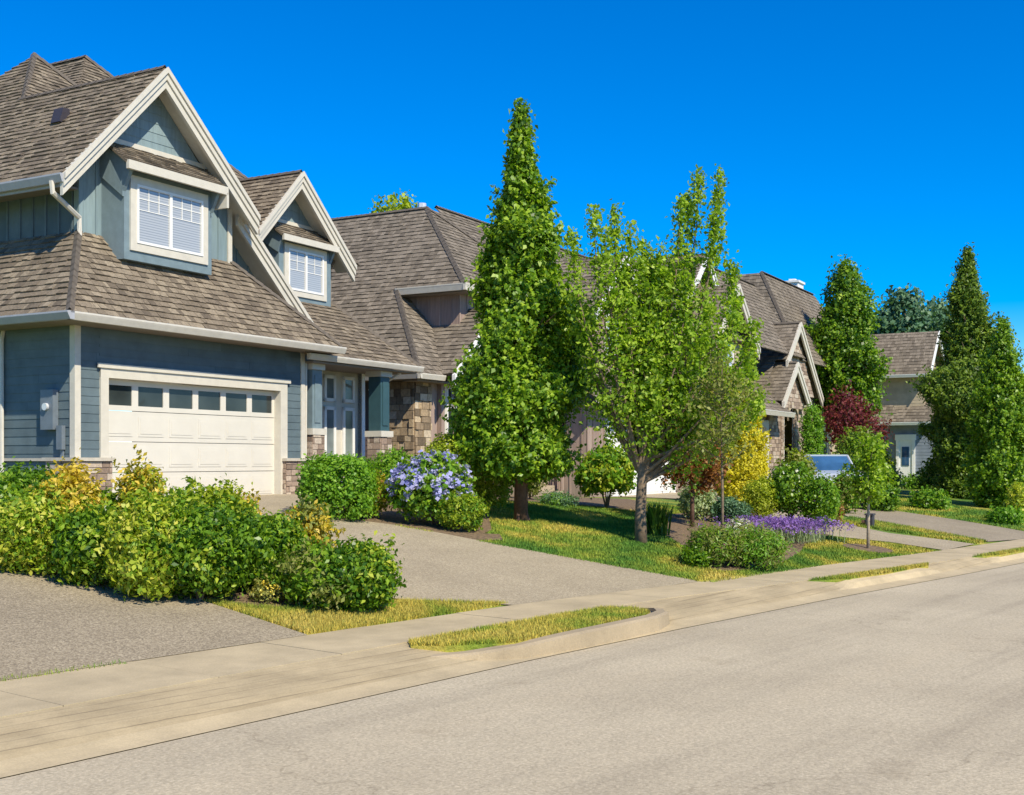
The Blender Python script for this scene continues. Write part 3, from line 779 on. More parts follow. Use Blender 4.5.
# porch: columns, back wall, glazed door
mb = MB(); lap(mb, [(6.17, 1.0, 1.3), (8.0, 1.0, 1.3), (8.0, 1.0, 4.2), (6.17, 1.0, 4.2)], FO); mb.box(9.5, 9.62, .9, 6.9, 1.2, 4.3); mb.build('porch_wall', M['blue'], H1)
mb = MB(); mb.box(8.0, 9.5, 1.0, 1.06, 1.45, 4.2); dr = mb.build('entry_door', M['cream'], H1)
for (a, b) in ((8.12, 8.56), (8.84, 9.3)):
    mb = MB(); t = .08
    for (zb, zt) in ((1.75, 3.3), (3.42, 4.05)):
        for q in ((a, b, zb, zb+t), (a, b, zt-t, zt), (a, a+t, zb, zt), (b-t, b, zb, zt)): mb.box(q[0], q[1], .95, .999, q[2], q[3])
    pf = mb.build('glazing_frame', M['white'], dr)
    mb = MB(); mb.box(a+t, b-t, .97, .99, 1.83, 3.22); mb.box(a+t, b-t, .97, .99, 3.5, 3.97); mb.build('pane', M['curtain'], pf)
mb = MB(); mb.box(9.5, 9.62, .88, 1.0, 1.3, 4.2); mb.build('corner_board', M['white'], H1)
mb = MB(); mb.box(6.3, 9.6, -.1, 1.0, 1.0, 1.45); mb.build('porch_floor', M['concrete_cap'], H1)
for (x0_, x1_) in ((6.42, 6.76), (8.98, 9.34)):
    mb = MB(); y0_, y1_ = -.05, .3
    mb.box(x0_, x1_, y0_, y1_, 2.72, 4.02)
    mb.box(x0_+.07, x1_-.07, y0_-.02, y0_, 2.85, 3.9)
    pc = mb.build('porch_column', M['blue_trim'] if x0_ < 8 else M['teal'], H1)
    mb = MB(); mb.box(x0_-.07, x1_+.07, y0_-.07, y1_+.07, 2.58, 2.72); mb.box(x0_-.05, x1_+.05, y0_-.05, y1_+.05, 4.02, 4.16); mb.build('column_cap', M['cream'], pc)
    mb = MB(); stonebox(mb, x0_-.03, x1_+.03, y0_-.03, y1_, 1.0, 2.58, .13); mb.build('column_base', M['stone'], pc)
downspout(H1, [(9.75, -.1, 4.15), (9.72, .3, 3.95), (9.68, .8, 3.75)], M['white'], .035)

# ------------------------------------------------------------ house two
H2 = house('brown_house', hw(13.4, -2), 1.0, 'brown house with tall hipped roof and fieldstone corner, mostly behind the pyramid shaped tree')
o2 = 13.4; oy = 2.0                     # local x = a-13.4, y = -b-2
def L2(a, b, z): return (a-o2, -b-oy, z)
def S2(mb, pts, out, **k): shakes(mb, [L2(*p) for p in pts], out, row=.19, **k)
mb = MB()
S2(mb, [(12.8, -1.4, 4.4), (12.8, -14, 4.4), (18, -14, 10.16), (18, -4.6, 10.16), (15.25, -1.5, 7.15), (15.25, -3.9, 7.15)] if False else [(12.8, -1.4, 4.4), (15.3, -3.9, 7.15), (15.3, -14, 7.15), (12.8, -14, 4.4)], (-1, 0, 1))
S2(mb, [(15.3, -1.5, 7.15), (18, -4.6, 10.16), (18, -9.0, 10.16), (15.3, -12, 7.15)], (-1, 0, 1))
S2(mb, [(15.3, -1.5, 7.15), (22.8, -1.5, 7.15), (19.0, -4.6, 10.16), (18, -4.6, 10.16)], (0, -1, 1))
S2(mb, [(12.8, -1.4, 4.4), (21, -1.4, 4.4), (21, -3.3, 6.4), (14.7, -3.3, 6.4)], (0, -1, 1))
S2(mb, [(14.7, -3.3, 6.4), (15.9, -3.3, 6.4), (15.9, -3.9, 7.05), (15.3, -3.9, 7.05)], (0, -1, 1))
mb.poly([L2(*p) for p in ((22.8, -1.5, 7.15), (22.8, -12, 7.15), (18, -9, 10.16), (19, -4.6, 10.16))])
# main ridge running on over the garage side, three street gables
S2(mb, [(19, -1.6, 7.2), (33, -1.6, 7.2), (31, -4.9, 10.4), (19, -4.9, 10.4)], (0, -1, 1))
mb.poly([L2(*p) for p in ((33, -1.6, 7.2), (33, -9, 7.2), (31, -4.9, 10.4))])
for (pk, half, z, y, ze) in ((23.4, 2.3, 9.1, .0, 7.0), (29.6, 2.5, 10.0, .65, 7.6)):
    S2(mb, [(pk-half, y, ze), (pk, y, z), (pk, y-5, z), (pk-half, y-5, ze)], (-1, 0, 1))
    S2(mb, [(pk+half, y, ze), (pk, y, z), (pk, y-5, z), (pk+half, y-5, ze)], (1, 0, 1))
# garage skirt roof and entry gable
S2(mb, [(18.6, 1.2, 3.9), (30.6, 1.2, 3.9), (30.6, -.1, 5.0), (18.6, -.1, 5.0)], (0, -1, 1))
S2(mb, [(14.0, -1.05, 4.45), (16.3, -1.05, 6.5), (16.3, -3.6, 6.5), (14.0, -3.6, 4.45)], (-1, 0, 1))
S2(mb, [(18.6, -1.05, 4.45), (16.3, -1.05, 6.5), (16.3, -3.6, 6.5), (18.6, -3.6, 4.45)], (1, 0, 1))
mb.build('roof', M['shake_brown'], H2)
mb = MB()
for a, b in (((12.8, -1.4, 4.45), (15.3, -3.9, 7.2)), ((15.3, -1.5, 7.2), (18, -4.6, 10.2)), ((18, -4.6, 10.2), (18, -9, 10.2)), ((18, -4.6, 10.2), (22.8, -1.5, 7.2)), ((19, -4.9, 10.45), (31, -4.9, 10.45)), ((16.3, -1.05, 6.53), (16.3, -3.6, 6.53))):
    ridge_caps(mb, L2(*a), L2(*b), .085)
mb.build('ridge_cap', M['ridge'], H2)
mb = MB()
gutter(mb, L2(15.3, -1.42, 7.18), L2(15.3, -3.9, 7.18), (-1, 0, 0), .2, .1); gutter(mb, L2(15.2, -1.5, 7.18), L2(22.8, -1.5, 7.18), (0, -1, 0), .2, .1)
gutter(mb, L2(12.7, -1.4, 4.4), L2(14.0, -1.4, 4.4), (0, -1, 0), .15, .1); gutter(mb, L2(18.5, 1.2, 3.9), L2(30.7, 1.2, 3.9), (0, -1, 0), .14, .1)
gutter(mb, L2(12.8, -1.3, 4.4), L2(12.8, -13, 4.4), (-1, 0, 0), .15, .1)
mb.build('gutter', M['cream'], H2)
mb = MB()
def rk2(pk, half, z, ze, b, w=.34):
    pts = [(pk-half-.05-o2, ze-.04), (pk-o2, z+.02), (pk+half+.05-o2, ze-.04)]
    rake(mb, pts, -b-oy-.04, -b-oy+.03, .0, w); rake(mb, pts, -b-oy-.075, -b-oy-.038, -.02, .13)
rk2(23.4, 2.3, 9.1, 7.0, .0); rk2(29.6, 2.5, 10.0, 7.6, .65); rk2(16.3, 2.3, 6.5, 4.45, -1.05, .36)
mb.build('rake_board', M['white'], H2)
mb = MB()
def bt(pts, out): batten(mb, [L2(*p) for p in pts], out, .4, .05)
bt([(15.8, -3.9, 5.5), (15.8, -2, 5.5), (15.8, -2, 7.0), (15.8, -3.9, 7.0)], (-1, 0, 0))
bt([(15.8, -2, 5.2), (22, -2, 5.2), (22, -2, 7.0), (15.8, -2, 7.0)], (0, -1, 0))
bt([(14.15, -1.95, 1.0), (19.1, -1.95, 1.0), (19.1, -1.95, 4.35), (18.6, -1.95, 4.4), (16.3, -1.95, 6.3), (14.15, -1.95, 4.4)], (0, -1, 0))
for (pk, half, z, y, ze) in ((23.4, 2.0, 8.7, -.45, 6.9), (29.6, 2.2, 9.6, .2, 7.5)):
    bt([(pk-half, y, 4.8), (pk+half, y, 4.8), (pk+half, y, ze), (pk, y, z), (pk-half, y, ze)], (0, -1, 0))
bt([(19.1, .6, .8), (20.5, .6, .8), (20.5, .6, 3.8), (19.1, .6, 3.8)], (0, -1, 0)); bt([(26.3, .6, .8), (30.4, .6, .8), (30.4, .6, 3.8), (26.3, .6, 3.8)], (0, -1, 0))
bt([(20.5, .6, 3.3), (26.3, .6, 3.3), (26.3, .6, 3.8), (20.5, .6, 3.8)], (0, -1, 0))
bt([(19.1, .6, .8), (19.1, -2, .8), (19.1, -2, 3.9), (19.1, .6, 3.9)], (-1, 0, 0)); bt([(30.4, .6, .8), (30.4, -9, .8), (30.4, -9, 7), (30.4, .6, 3.9)], (1, 0, 0))
mb.box(16.05-o2, 30.3-o2, .35, 8, 1, 7.13)
mb.build('wall', M['taupe'], H2)
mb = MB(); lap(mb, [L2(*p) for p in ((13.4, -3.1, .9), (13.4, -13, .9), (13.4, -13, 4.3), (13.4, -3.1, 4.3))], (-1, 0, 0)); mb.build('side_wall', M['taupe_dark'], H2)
mb = MB(); mb.box(12.85-o2, 13.4-o2, -.5, 11, 4.24, 4.27); mb.box(12.85-o2, 19.1-o2, -.5, 0, 4.2, 4.24); mb.box(15.35-o2, 22.6-o2, -.45, 0, 6.96, 6.99); mb.box(15.35-o2, 15.8-o2, -.4, 1.9, 6.95, 6.98); mb.build('soffit', M['soffit'], H2)
mb = MB(); stonebox(mb, -.06, .75, -.06, 1.15, .9, 4.22, .2, (.16, .42), (.02, .075)); mb.build('stone_corner', M['fieldstone'], H2)
window(H2, 15.0-o2, 16.6-o2, 2.3, 4.15, -.05, split=1, grid=(3, 2), gridh=.32, trimw=.12, blind=False)
window(H2, 22.7-o2, 24.1-o2, 5.6, 7.0, -1.55, split=1, grid=(2, 2), gridh=.4, blind=True)
window(H2, 28.8-o2, 30.4-o2, 5.9, 7.4, -2.2, split=1, grid=(2, 2), gridh=.4, blind=True)
mb = MB(); zz = [.8, 1.4, 2.0, 2.6, 3.2]
for i_ in range(4):
    mb.box(20.65-o2, 26.15-o2, -2.5, -2.46, zz[i_]+.006, zz[i_+1]-.006)
    for c in range(6): mb.box(20.75+c*.9-o2, 21.5+c*.9-o2, -2.51, -2.501, zz[i_]+.12, zz[i_+1]-.12)
mb.build('garage_door', M['white'], H2)
mb = MB(); mb.box(20.45-o2, 20.65-o2, -2.66, -2.45, .8, 3.4); mb.box(26.15-o2, 26.35-o2, -2.66, -2.45, .8, 3.4); mb.box(20.65-o2, 26.15-o2, -2.655, -2.45, 3.2, 3.4); mb.build('door_casing', M['white'], H2)
mb = MB()    # entry steps and landing
for i_ in range(5): mb.box(16.6-o2, 18.9-o2, -1.9+i_*.32, 0, .9+i_*.17, .9+(i_+1)*.17-.004 if i_ < 4 else 1.75)
mb.build('entry_steps', M['step'], H2)
mb = MB()
for x in (16.6-o2, 18.9-o2):
    mb.tube([(x, -1.85, 1.0), (x, -1.85, 2.0)], .05, 6); mb.tube([(x, -.35, 1.7), (x, -.35, 2.75)], .05, 6); mb.tube([(x, -1.85, 1.95), (x, -.35, 2.7)], .04, 6)
    for q in range(1, 9): mb.tube([(x, -1.85+q*.165, 1.05+q*.08), (x, -1.85+q*.165, 1.95+q*.083)], .018, 5)
for x in (16.6-o2, 14.6-o2, 18.9-o2): mb.box(x-.08, x+.08, -.2, -.06, 1.0, 4.2)
mb.build('railing', M['taupe'], H2)
MB().tube([L2(18.6, -5.2, 9.6), L2(18.6, -5.2, 10.35)], .09, 8).tube([L2(18.6, -5.2, 10.3), L2(18.6, -5.2, 10.5)], .15, 8).build('flue_pipe', M['galv'], H2)

# ------------------------------------------------------------ house three
P3 = (11.7, 52.0)
H3 = house('stone_house', P3, .95, 'tan house with stone gables, tall brown shake roof and white chimney beyond the yellow conifer')
def L3(a, b, z): return (a, -b, z)
def S3(mb, pts, out, row=.24): shakes(mb, [L3(*p) for p in pts], out, row=row)
mb = MB()
GAB3 = [(-6.4, 2.5, 8.8, 6.55, .2, 3.6), (2.76, 3.7, 8.26, 5.03, .0, 8.5), (.9, 2.1, 6.3, 4.55, .4, 2.0)]
for (pk, half, z, ze, b, dp) in GAB3:
    if pk == 2.76: S3(mb, [(.7, b, 6.46), (pk, b, z), (pk, b-dp, z), (.7, b-dp, 6.46)], (-1, 0, 1)); S3(mb, [(-1.2, b-.5, 4.8), (.7, b-.5, 6.46), (.7, b-dp, 6.46), (-1.2, b-dp, 4.8)], (-1, 0, 1))
    else: S3(mb, [(pk-half, b, ze), (pk, b, z), (pk, b-dp, z), (pk-half, b-dp, ze)], (-1, 0, 1))
    S3(mb, [(pk+half, b, ze), (pk, b, z), (pk, b-dp, z), (pk+half, b-dp, ze)], (1, 0, 1))
S3(mb, [(-8, .65, 4.05), (-.7, .65, 4.05), (-1.0, -3.0, 7.2), (-8, -3.0, 7.2)], (0, -1, 1))
S3(mb, [(-9, 0, 6.7), (3.6, 0, 6.7), (5.5, -3, 10.5), (-4, -3, 10.5)], (0, -1, 1))
S3(mb, [(3.4, -.1, 6.6), (17.5, -.1, 6.6), (16, -3, 11.28), (6.6, -3, 11.28)], (0, -1, 1))
S3(mb, [(3.4, -.1, 6.6), (6.6, -3, 11.28), (6.6, -9, 11.28), (3.4, -12, 6.6)], (-1, 0, 1))
mb.poly([L3(*p) for p in ((-9, 0, 6.7), (-9, -9, 6.7), (-4, -6, 10.5), (-4, -3, 10.5))]); mb.poly([L3(*p) for p in ((17.5, -.1, 6.6), (17.5, -9, 6.6), (16, -3, 11.28))])
mb.build('roof', M['shake_brown'], H3)
mb = MB()
for a, b in (((3.4, -.1, 6.65), (6.6, -3, 11.35)), ((6.6, -3, 11.35), (16, -3, 11.35)), ((-4, -3, 10.55), (5.5, -3, 10.55)), ((2.76, 0, 8.3), (2.76, -8.4, 8.3)), ((.9, .4, 6.34), (.9, -1.5, 6.34))): ridge_caps(mb, L3(*a), L3(*b), .10, .25)
mb.build('ridge_cap', M['ridge'], H3)
mb = MB()
for (pk, half, z, ze, b, dp) in GAB3:
    pts = [(pk-half-.05, ze-.04) if pk != 2.76 else (.65, 6.4), (pk, z+.02), (pk+half+.05, ze-.04)]
    rake(mb, pts, -b-.05, -b+.03, .0, .42); rake(mb, pts, -b-.09, -b-.052, -.02, .16)
mb.box(-.3, 5.9, .42, .46, 4.8, 5.0)
mb.build('rake_board', M['cream'], H3)
mb = MB(); gutter(mb, L3(-8, .65, 4.05), L3(-.65, .65, 4.05), (0, -1, 0), .2, .14); mb.build('gutter', M['fascia'], H3)
mb = MB(); kw = dict(row=.16, wmin=.18, wmax=.45, lift=(.01, .04), gap=.015, jit=.5, stone=True)
for q in ([(-1.7, .05, .9), (-.15, .05, .9), (-.15, .05, 4.0), (-1.7, .05, 4.0)], [(1.75, -.0, .9), (3.0, 0, .9), (3.0, 0, 4.7), (1.75, 0, 4.7)],
          [(-.15, 0, .9), (.25, 0, .9), (.25, 0, 4.2), (-.15, 0, 4.2)], [(-.9, -.2, 4.3), (2.7, -.2, 4.3), (2.7, -.2, 4.75), (.9, -.2, 6.1), (-.9, -.2, 4.75)],
          [(-.2, .2, 5.0), (5.7, .2, 5.0), (4.3, .2, 6.6), (2.76, .2, 7.95), (1.1, .2, 6.6)], [(3.0, .45, .9), (6.2, .45, .9), (6.2, .45, 5), (3.0, .45, 5)]):
    courses(mb, q, (0, -1, 0), **kw)
courses(mb, [(-1.7, .05, .9), (-1.7, 2, .9), (-1.7, 2, 3.9), (-1.7, .05, 3.9)], (-1, 0, 0), **kw)
mb.build('stone_wall', M['stone'], H3)
mb = MB(); mb.box(-8, 7, 2.0, 2.2, .9, 6.9); mb.box(6.2, 6.4, .5, 9, .9, 6.5); mb.box(7, 16.8, 1.0, 1.2, .9, 6.6); mb.box(-8, -1.7, .2, .3, 3.72, 3.98); mb.box(-8.2, -8, .2, 9, .9, 6.6)
lap(mb, [(-8.4, .3, 5.3), (-4.3, .3, 5.3), (-4.3, .3, 6.6), (-6.4, .3, 8.4), (-8.4, .3, 6.6)], (0, -1, 0), .2)
mb.build('wall', M['tan'], H3)
mb = MB()     # arched entry
pts = [(.3+.72-.72*math.cos(t), -.14, 3.9+.45*math.sin(t)) for t in [math.pi*k/10 for k in range(11)]]
mb.prism([(.3, -.14, 3.75)]+pts+[(1.74, -.14, 3.75), (1.74, -.14, 4.55), (.3, -.14, 4.55)], (0, -.08, 0)); mb.build('entry_arch', M['tan'], H3)
mb = MB(); mb.box(.3, 1.74, 1.3, 1.35, .95, 4.3); mb.build('entry_recess', M['taupe_dark'], H3)
mb = MB().tube([(.55, .15, .95), (.55, .15, 3.9)], .09, 10); mb.build('porch_column', M['white'], H3)
mb = MB()
for i_ in range(4): mb.box(-7.4, -2.25, .12, .16, 1.0+i_*.6+.006, 1.0+(i_+1)*.6-.006)
mb.build('garage_door', M['door'], H3)
mb = MB(); mb.box(-2.25, -1.9, -.02, .2, .95, 3.7); mb.box(-7.6, -7.4, -.02, .2, .95, 3.7); mb.box(-7.4, -2.25, -.019, .199, 3.4, 3.7); mb.build('door_casing', M['cream'], H3)
mb = MB(); mb.box(14.9, 16.0, 3.6, 4.5, 7, 11.95); mb.box(14.82, 16.08, 3.52, 4.58, 11.95, 12.06); mb.box(15.2, 15.6, 3.85, 4.2, 12.06, 12.2); mb.build('chimney', M['white'], H3)
window(H3, 2.0, 3.5, 5.3, 6.6, .40, split=1, grid=(2, 2), blind=True); window(H3, 9, 11, 2.0, 3.6, .98, split=1, blind=False); window(H3, -7.1, -5.7, 5.7, 6.9, .27, split=1, blind=True)

# ------------------------------------------------------------ two farther houses
P5 = (20.3, 71.0)
H5 = house('cream_house', P5, .85, 'cream house with white trimmed gable showing past the dense rounded maple crown')
mb = MB()
for (pk, half, z, ze, y, dp) in ((.9, 3.0, 8.55, 5.9, .0, 8), (-1.2, 2.2, 6.3, 4.6, -1.0, 2)):
    for sgn in (-1, 1): shakes(mb, [(pk+sgn*half, y, ze), (pk, y, z), (pk, y+dp, z), (pk+sgn*half, y+dp, ze)], (sgn, 0, 1), row=.26)
mb.build('roof', M['shake_brown'], H5)
mb = MB()
for (pk, half, z, ze, y) in ((.9, 3.0, 8.55, 5.9, .0), (-1.2, 2.2, 6.3, 4.6, -1.0)):
    pts = [(pk-half-.05, ze-.04), (pk, z+.02), (pk+half+.05, ze-.04)]; rake(mb, pts, y-.06, y+.03, 0, .42); rake(mb, pts, y-.1, y-.062, -.02, .16)
mb.build('rake_board', M['white'], H5)
mb = MB(); lap(mb, [(-1.8, .4, .8), (3.5, .4, .8), (3.5, .4, 5.9), (.9, .4, 8.2), (-1.8, .4, 5.9)], (0, -1, 0), .2); lap(mb, [(-1.8, .4, .8), (-1.8, 8, .8), (-1.8, 8, 6), (-1.8, .4, 6)], (-1, 0, 0), .2)
lap(mb, [(-3.1, -.6, .8), (.7, -.6, .8), (.7, -.6, 4.6), (-1.2, -.6, 6.1), (-3.1, -.6, 4.6)], (0, -1, 0), .2); mb.box(3.4, 3.5, .45, 8, .8, 5.9)
mb.build('wall', M['tan'], H5)
window(H5, .2, 1.6, 5.1, 6.4, .37, trim=M['white'], blind=True); window(H5, -2.0, -.4, 2.0, 3.6, -.63, trim=M['white'], blind=False); window(H5, 1.5, 2.9, 2.0, 3.6, .37, trim=M['white'], blind=False)
H5.scale = (1.2, 1.2, 1.2)
P4 = (19.3, 62.0)
H4 = house('grey_house', P4, .75, 'grey blue house with white side door, partly behind the big conical tree at right')
mb = MB()
shakes(mb, [(1.6, -1.9, 6.55), (4.2, -1.9, 9.0), (4.2, 4, 9.0), (1.6, 4, 6.55)], (-1, 0, 1), row=.26); mb.poly([(6.8, -1.9, 6.55), (4.2, -1.9, 9.0), (4.2, 4, 9.0), (6.8, 4, 6.55)])
shakes(mb, [(1.2, -.5, 3.95), (3.6, .9, 6.4), (3.6, 8, 6.4), (1.2, 8, 3.95)], (-1, 0, 1), row=.26); shakes(mb, [(1.2, -.5, 3.95), (3.6, .9, 6.4), (5, .9, 6.4), (5, -.5, 3.95)], (0, -1, 1), row=.26)
shakes(mb, [(1.2, -2.4, 4.05), (2.6, -2.4, 5.2), (2.6, .2, 5.2), (1.2, .2, 4.05)], (-1, 0, 1), row=.26)
mb.build('roof', M['shake_brown'], H4)
mb = MB(); rake(mb, [(1.55, 6.5), (4.2, 9.02), (6.85, 6.5)], -1.96, -1.88, 0, .3); gutter(mb, (1.6, -1.9, 6.55), (1.6, 4, 6.55), (-1, 0, 0), .16, .12); gutter(mb, (1.2, -2.4, 4.03), (1.2, 8, 4.03), (-1, 0, 0), .16, .12); mb.build('rake_board', M['white'], H4)
mb = MB(); lap(mb, [(2.0, -2.15, .6), (2.0, 8, .6), (2.0, 8, 3.95), (2.0, -2.15, 3.95)], (-1, 0, 0), .17); lap(mb, [(2.0, -2.15, .6), (6.6, -2.15, .6), (6.6, -2.15, 4), (2.0, -2.15, 4)], (0, -1, 0), .17)
mb.build('wall', M['greysiding'], H4)
mb = MB(); lap(mb, [(2.2, -1.5, 4.2), (2.2, 4, 4.2), (2.2, 4, 6.5), (2.2, -1.5, 6.5)], (-1, 0, 0), .17); lap(mb, [(2.2, -1.5, 4.2), (6.6, -1.5, 4.2), (6.6, -1.5, 6.5), (4.2, -1.5, 8.6), (2.2, -1.5, 6.5)], (0, -1, 0), .17); mb.build('upper_wall', M['tan'], H4)
mb = MB(); mb.box(1.93, 1.98, -.95, -.28, .72, 3.1); do = mb.build('side_door', M['white'], H4)
mb = MB(); mb.box(1.9, 1.929, -.80, -.43, 1.75, 2.75); mb.build('pane', M['glass_blue'], do); mb = MB(); mb.box(1.87, 1.93, -.37, -.32, 1.60, 1.68); mb.build('handle', M['galv'], do)
mb = MB(); mb.box(1.88, 1.99, -1.1, -.95, .72, 3.1); mb.box(1.88, 1.99, -.28, -.13, .72, 3.1); mb.box(1.87, 1.985, -1.15, -.08, 3.1, 3.4); mb.build('door_casing', M['white'], H4)

# ------------------------------------------------------------ leaves
def leaf_obj(name, C_, Nn, L, W, T, m, parent=None, z0=0.0, cup=.18):
    """C_ centres, Nn normals, L, W sizes, T tint; one four-cornered cupped leaf each"""
    n = len(C_); Nn = Nn/np.linalg.norm(Nn, axis=1, keepdims=True)
    r = rng.normal(size=(n, 3)); r[:, 2] -= .5
    t = r-Nn*np.sum(r*Nn, 1, keepdims=True); t /= np.linalg.norm(t, axis=1, keepdims=True)
    b = np.cross(Nn, t); L = np.broadcast_to(L, n)[:, None]; W = np.broadcast_to(W, n)[:, None]
    V = np.empty((n, 4, 3)); cv = Nn*L*cup
    V[:, 0] = C_-t*L*.5-cv*.3; V[:, 1] = C_+b*W*.5-t*L*.08+cv*.3; V[:, 2] = C_+t*L*.5-cv; V[:, 3] = C_-b*W*.5-t*L*.08+cv*.3
    V = V.reshape(-1, 3); V[:, 2] -= z0
    me = bpy.data.meshes.new(name); me.vertices.add(4*n); me.vertices.foreach_set('co', V.astype(np.float32).ravel())
    me.loops.add(4*n); me.loops.foreach_set('vertex_index', np.arange(4*n, dtype=np.int32))
    me.polygons.add(n); me.polygons.foreach_set('loop_start', np.arange(0, 4*n, 4, dtype=np.int32)); me.polygons.foreach_set('loop_total', np.full(n, 4, dtype=np.int32))
    me.materials.append(m)
    a = me.attributes.new('tint', 'FLOAT', 'POINT'); a.data.foreach_set('value', np.repeat(np.clip(T, 0, 1), 4).astype(np.float32))
    me.update(calc_edges=True); me.validate()
    o = bpy.data.objects.new(name, me); S.collection.objects.link(o)
    if parent: o.parent = parent
    return o
def unit(n): v = rng.normal(size=(n, 3)); return v/np.linalg.norm(v, axis=1, keepdims=True)
def lumps(k, amp=1.): c = unit(k); return c, rng.uniform(-.34, .22, k)*amp, rng.uniform(6, 18, k)
def lump_r(d, L): c, a, s = L; return 1+np.sum(a*np.exp(s*(d@c.T-1)), axis=1)
def shell(center, rad, n_sprig, per, L, W, spread, flat=0., nl=14, box=0., up=.35, depth=.22, tint=(.5, .2), lower=-.55, amp=1.):
    """leaf sprigs over a lumpy ellipsoid"""
    d = unit(n_sprig*2); d = d[d[:, 2] > lower][:n_sprig]; n = len(d)
    if box: q = np.abs(d)/np.max(np.abs(d), axis=1, keepdims=True); sh = 1/np.maximum(np.max(np.abs(d), axis=1), .3); k = (1-box)+box*sh
    else: k = np.ones(n)
    r = lump_r(d, lumps(nl, amp))*k*(1-np.abs(rng.normal(0, depth, n)))
    sp = d*r[:, None]*np.array(rad)+np.array(center)
    return sprigs(sp, d, per, L, W, spread, up, tint)
def sprigs(sp, d, per, L, W, spread, up=.35, tint=(.5, .2), clump=.16):
    n = len(sp); st = rng.normal(tint[0], tint[1], n)
    C_ = np.repeat(sp, per, 0)+rng.normal(0, spread, (n*per, 3)); T = np.repeat(st, per)+rng.normal(0, clump, n*per)
    Nn = np.repeat(d, per, 0)*.75+rng.normal(0, .55, (n*per, 3)); Nn[:, 2] += up
    s = rng.uniform(.55, 1.4, n*per)
    return C_, Nn, L*s, W*s, T
def shoots(C0, D0, n, ln, step, sc):
    """short leafy shoots that break the outline"""
    i = rng.integers(0, len(C0), n); sp = []; dd = []
    for k in i:
        d = D0[k]*np.array((1, 1, .6))+rng.normal(0, .25, 3)+np.array((0, 0, .55)); d /= np.linalg.norm(d); L_ = ln*rng.uniform(.4, 1.2)
        for t in np.arange(0, L_, step): sp.append(C0[k]+d*t); dd.append(D0[k]+rng.normal(0, .6, 3))
    return np.array(sp), np.array(dd)
def join(parts): return [np.concatenate([p[i] for p in parts]) for i in range(5)]
LM = {
 'laurel': leafmat('laurel_leaf', (.045, .12, .009), (.14, .27, .016), (.29, .43, .03), .36),
 'lime': leafmat('variegated_lime_leaf', (.14, .26, .018), (.36, .44, .03), (.62, .58, .10), .45),
 'gold': leafmat('golden_leaf', (.30, .28, .02), (.62, .46, .04), (.80, .60, .14), .5),
 'hedge': leafmat('hedge_leaf', (.07, .19, .012), (.16, .33, .02), (.26, .42, .03), .45),
 'topiary': leafmat('yellow_green_leaf', (.13, .20, .012), (.30, .38, .02), (.46, .50, .04), .5),
 'maple': leafmat('tree_leaf', (.05, .12, .008), (.145, .28, .014), (.32, .45, .03), .42),
 'airy': leafmat('light_tree_leaf', (.085, .165, .010), (.23, .375, .022), (.44, .56, .06), .45, .45),
 'conifer': leafmat('dark_tree_leaf', (.035, .085, .010), (.10, .185, .016), (.23, .32, .03), .5, .3),
 'bluegreen': leafmat('blue_green_leaf', (.035, .09, .05), (.08, .17, .09), (.15, .26, .12), .5, .25),
 'red': leafmat('red_leaf', (.14, .06, .025), (.30, .12, .04), (.42, .26, .07), .5),
 'plum': leafmat('plum_leaf', (.06, .012, .018), (.16, .025, .035), (.28, .07, .06), .5),
 'yellow': leafmat('yellow_conifer_leaf', (.34, .32, .015), (.60, .52, .02), (.72, .64, .06), .5),
 'sage': leafmat('pale_variegated_leaf', (.17, .24, .10), (.32, .40, .19), (.55, .58, .36), .5),
 'olive': leafmat('olive_leaf', (.11, .14, .03), (.22, .26, .05), (.34, .33, .09), .5),
}
def petal(name, a, b): return leafmat(name, a, tuple((x+y)/2 for x, y in zip(a, b)), b, .6, .3)
PM = {'blue': petal('hydrangea_petal', (.24, .25, .66), (.58, .56, .85)), 'white': petal('white_petal', (.7, .7, .62), (.85, .84, .78)), 'purple': petal('lavender_petal', (.16, .08, .38), (.36, .20, .56)),
      'yellow': petal('yellow_petal', (.75, .55, .05), (.85, .72, .15)), 'pink': petal('pink_petal', (.55, .12, .28), (.72, .35, .5)), 'red': petal('red_petal', (.6, .03, .02), (.8, .08, .05))}
def stems(parent, c, rad, h, m=None, n=7):
    mb = MB()
    for k in range(n):
        a = random.random()*6.28; r = rad*random.uniform(.2, .7)
        mb.tube([(c[0], c[1], c[2]-.05), (c[0]+math.cos(a)*r*.5, c[1]+math.sin(a)*r*.5, c[2]+h*.4), (c[0]+math.cos(a)*r, c[1]+math.sin(a)*r, c[2]+h*.8)], [.022, .015, .006], 5, cap=False)
    mb.build('stem', m or M['bark'], parent, z0=c[2])
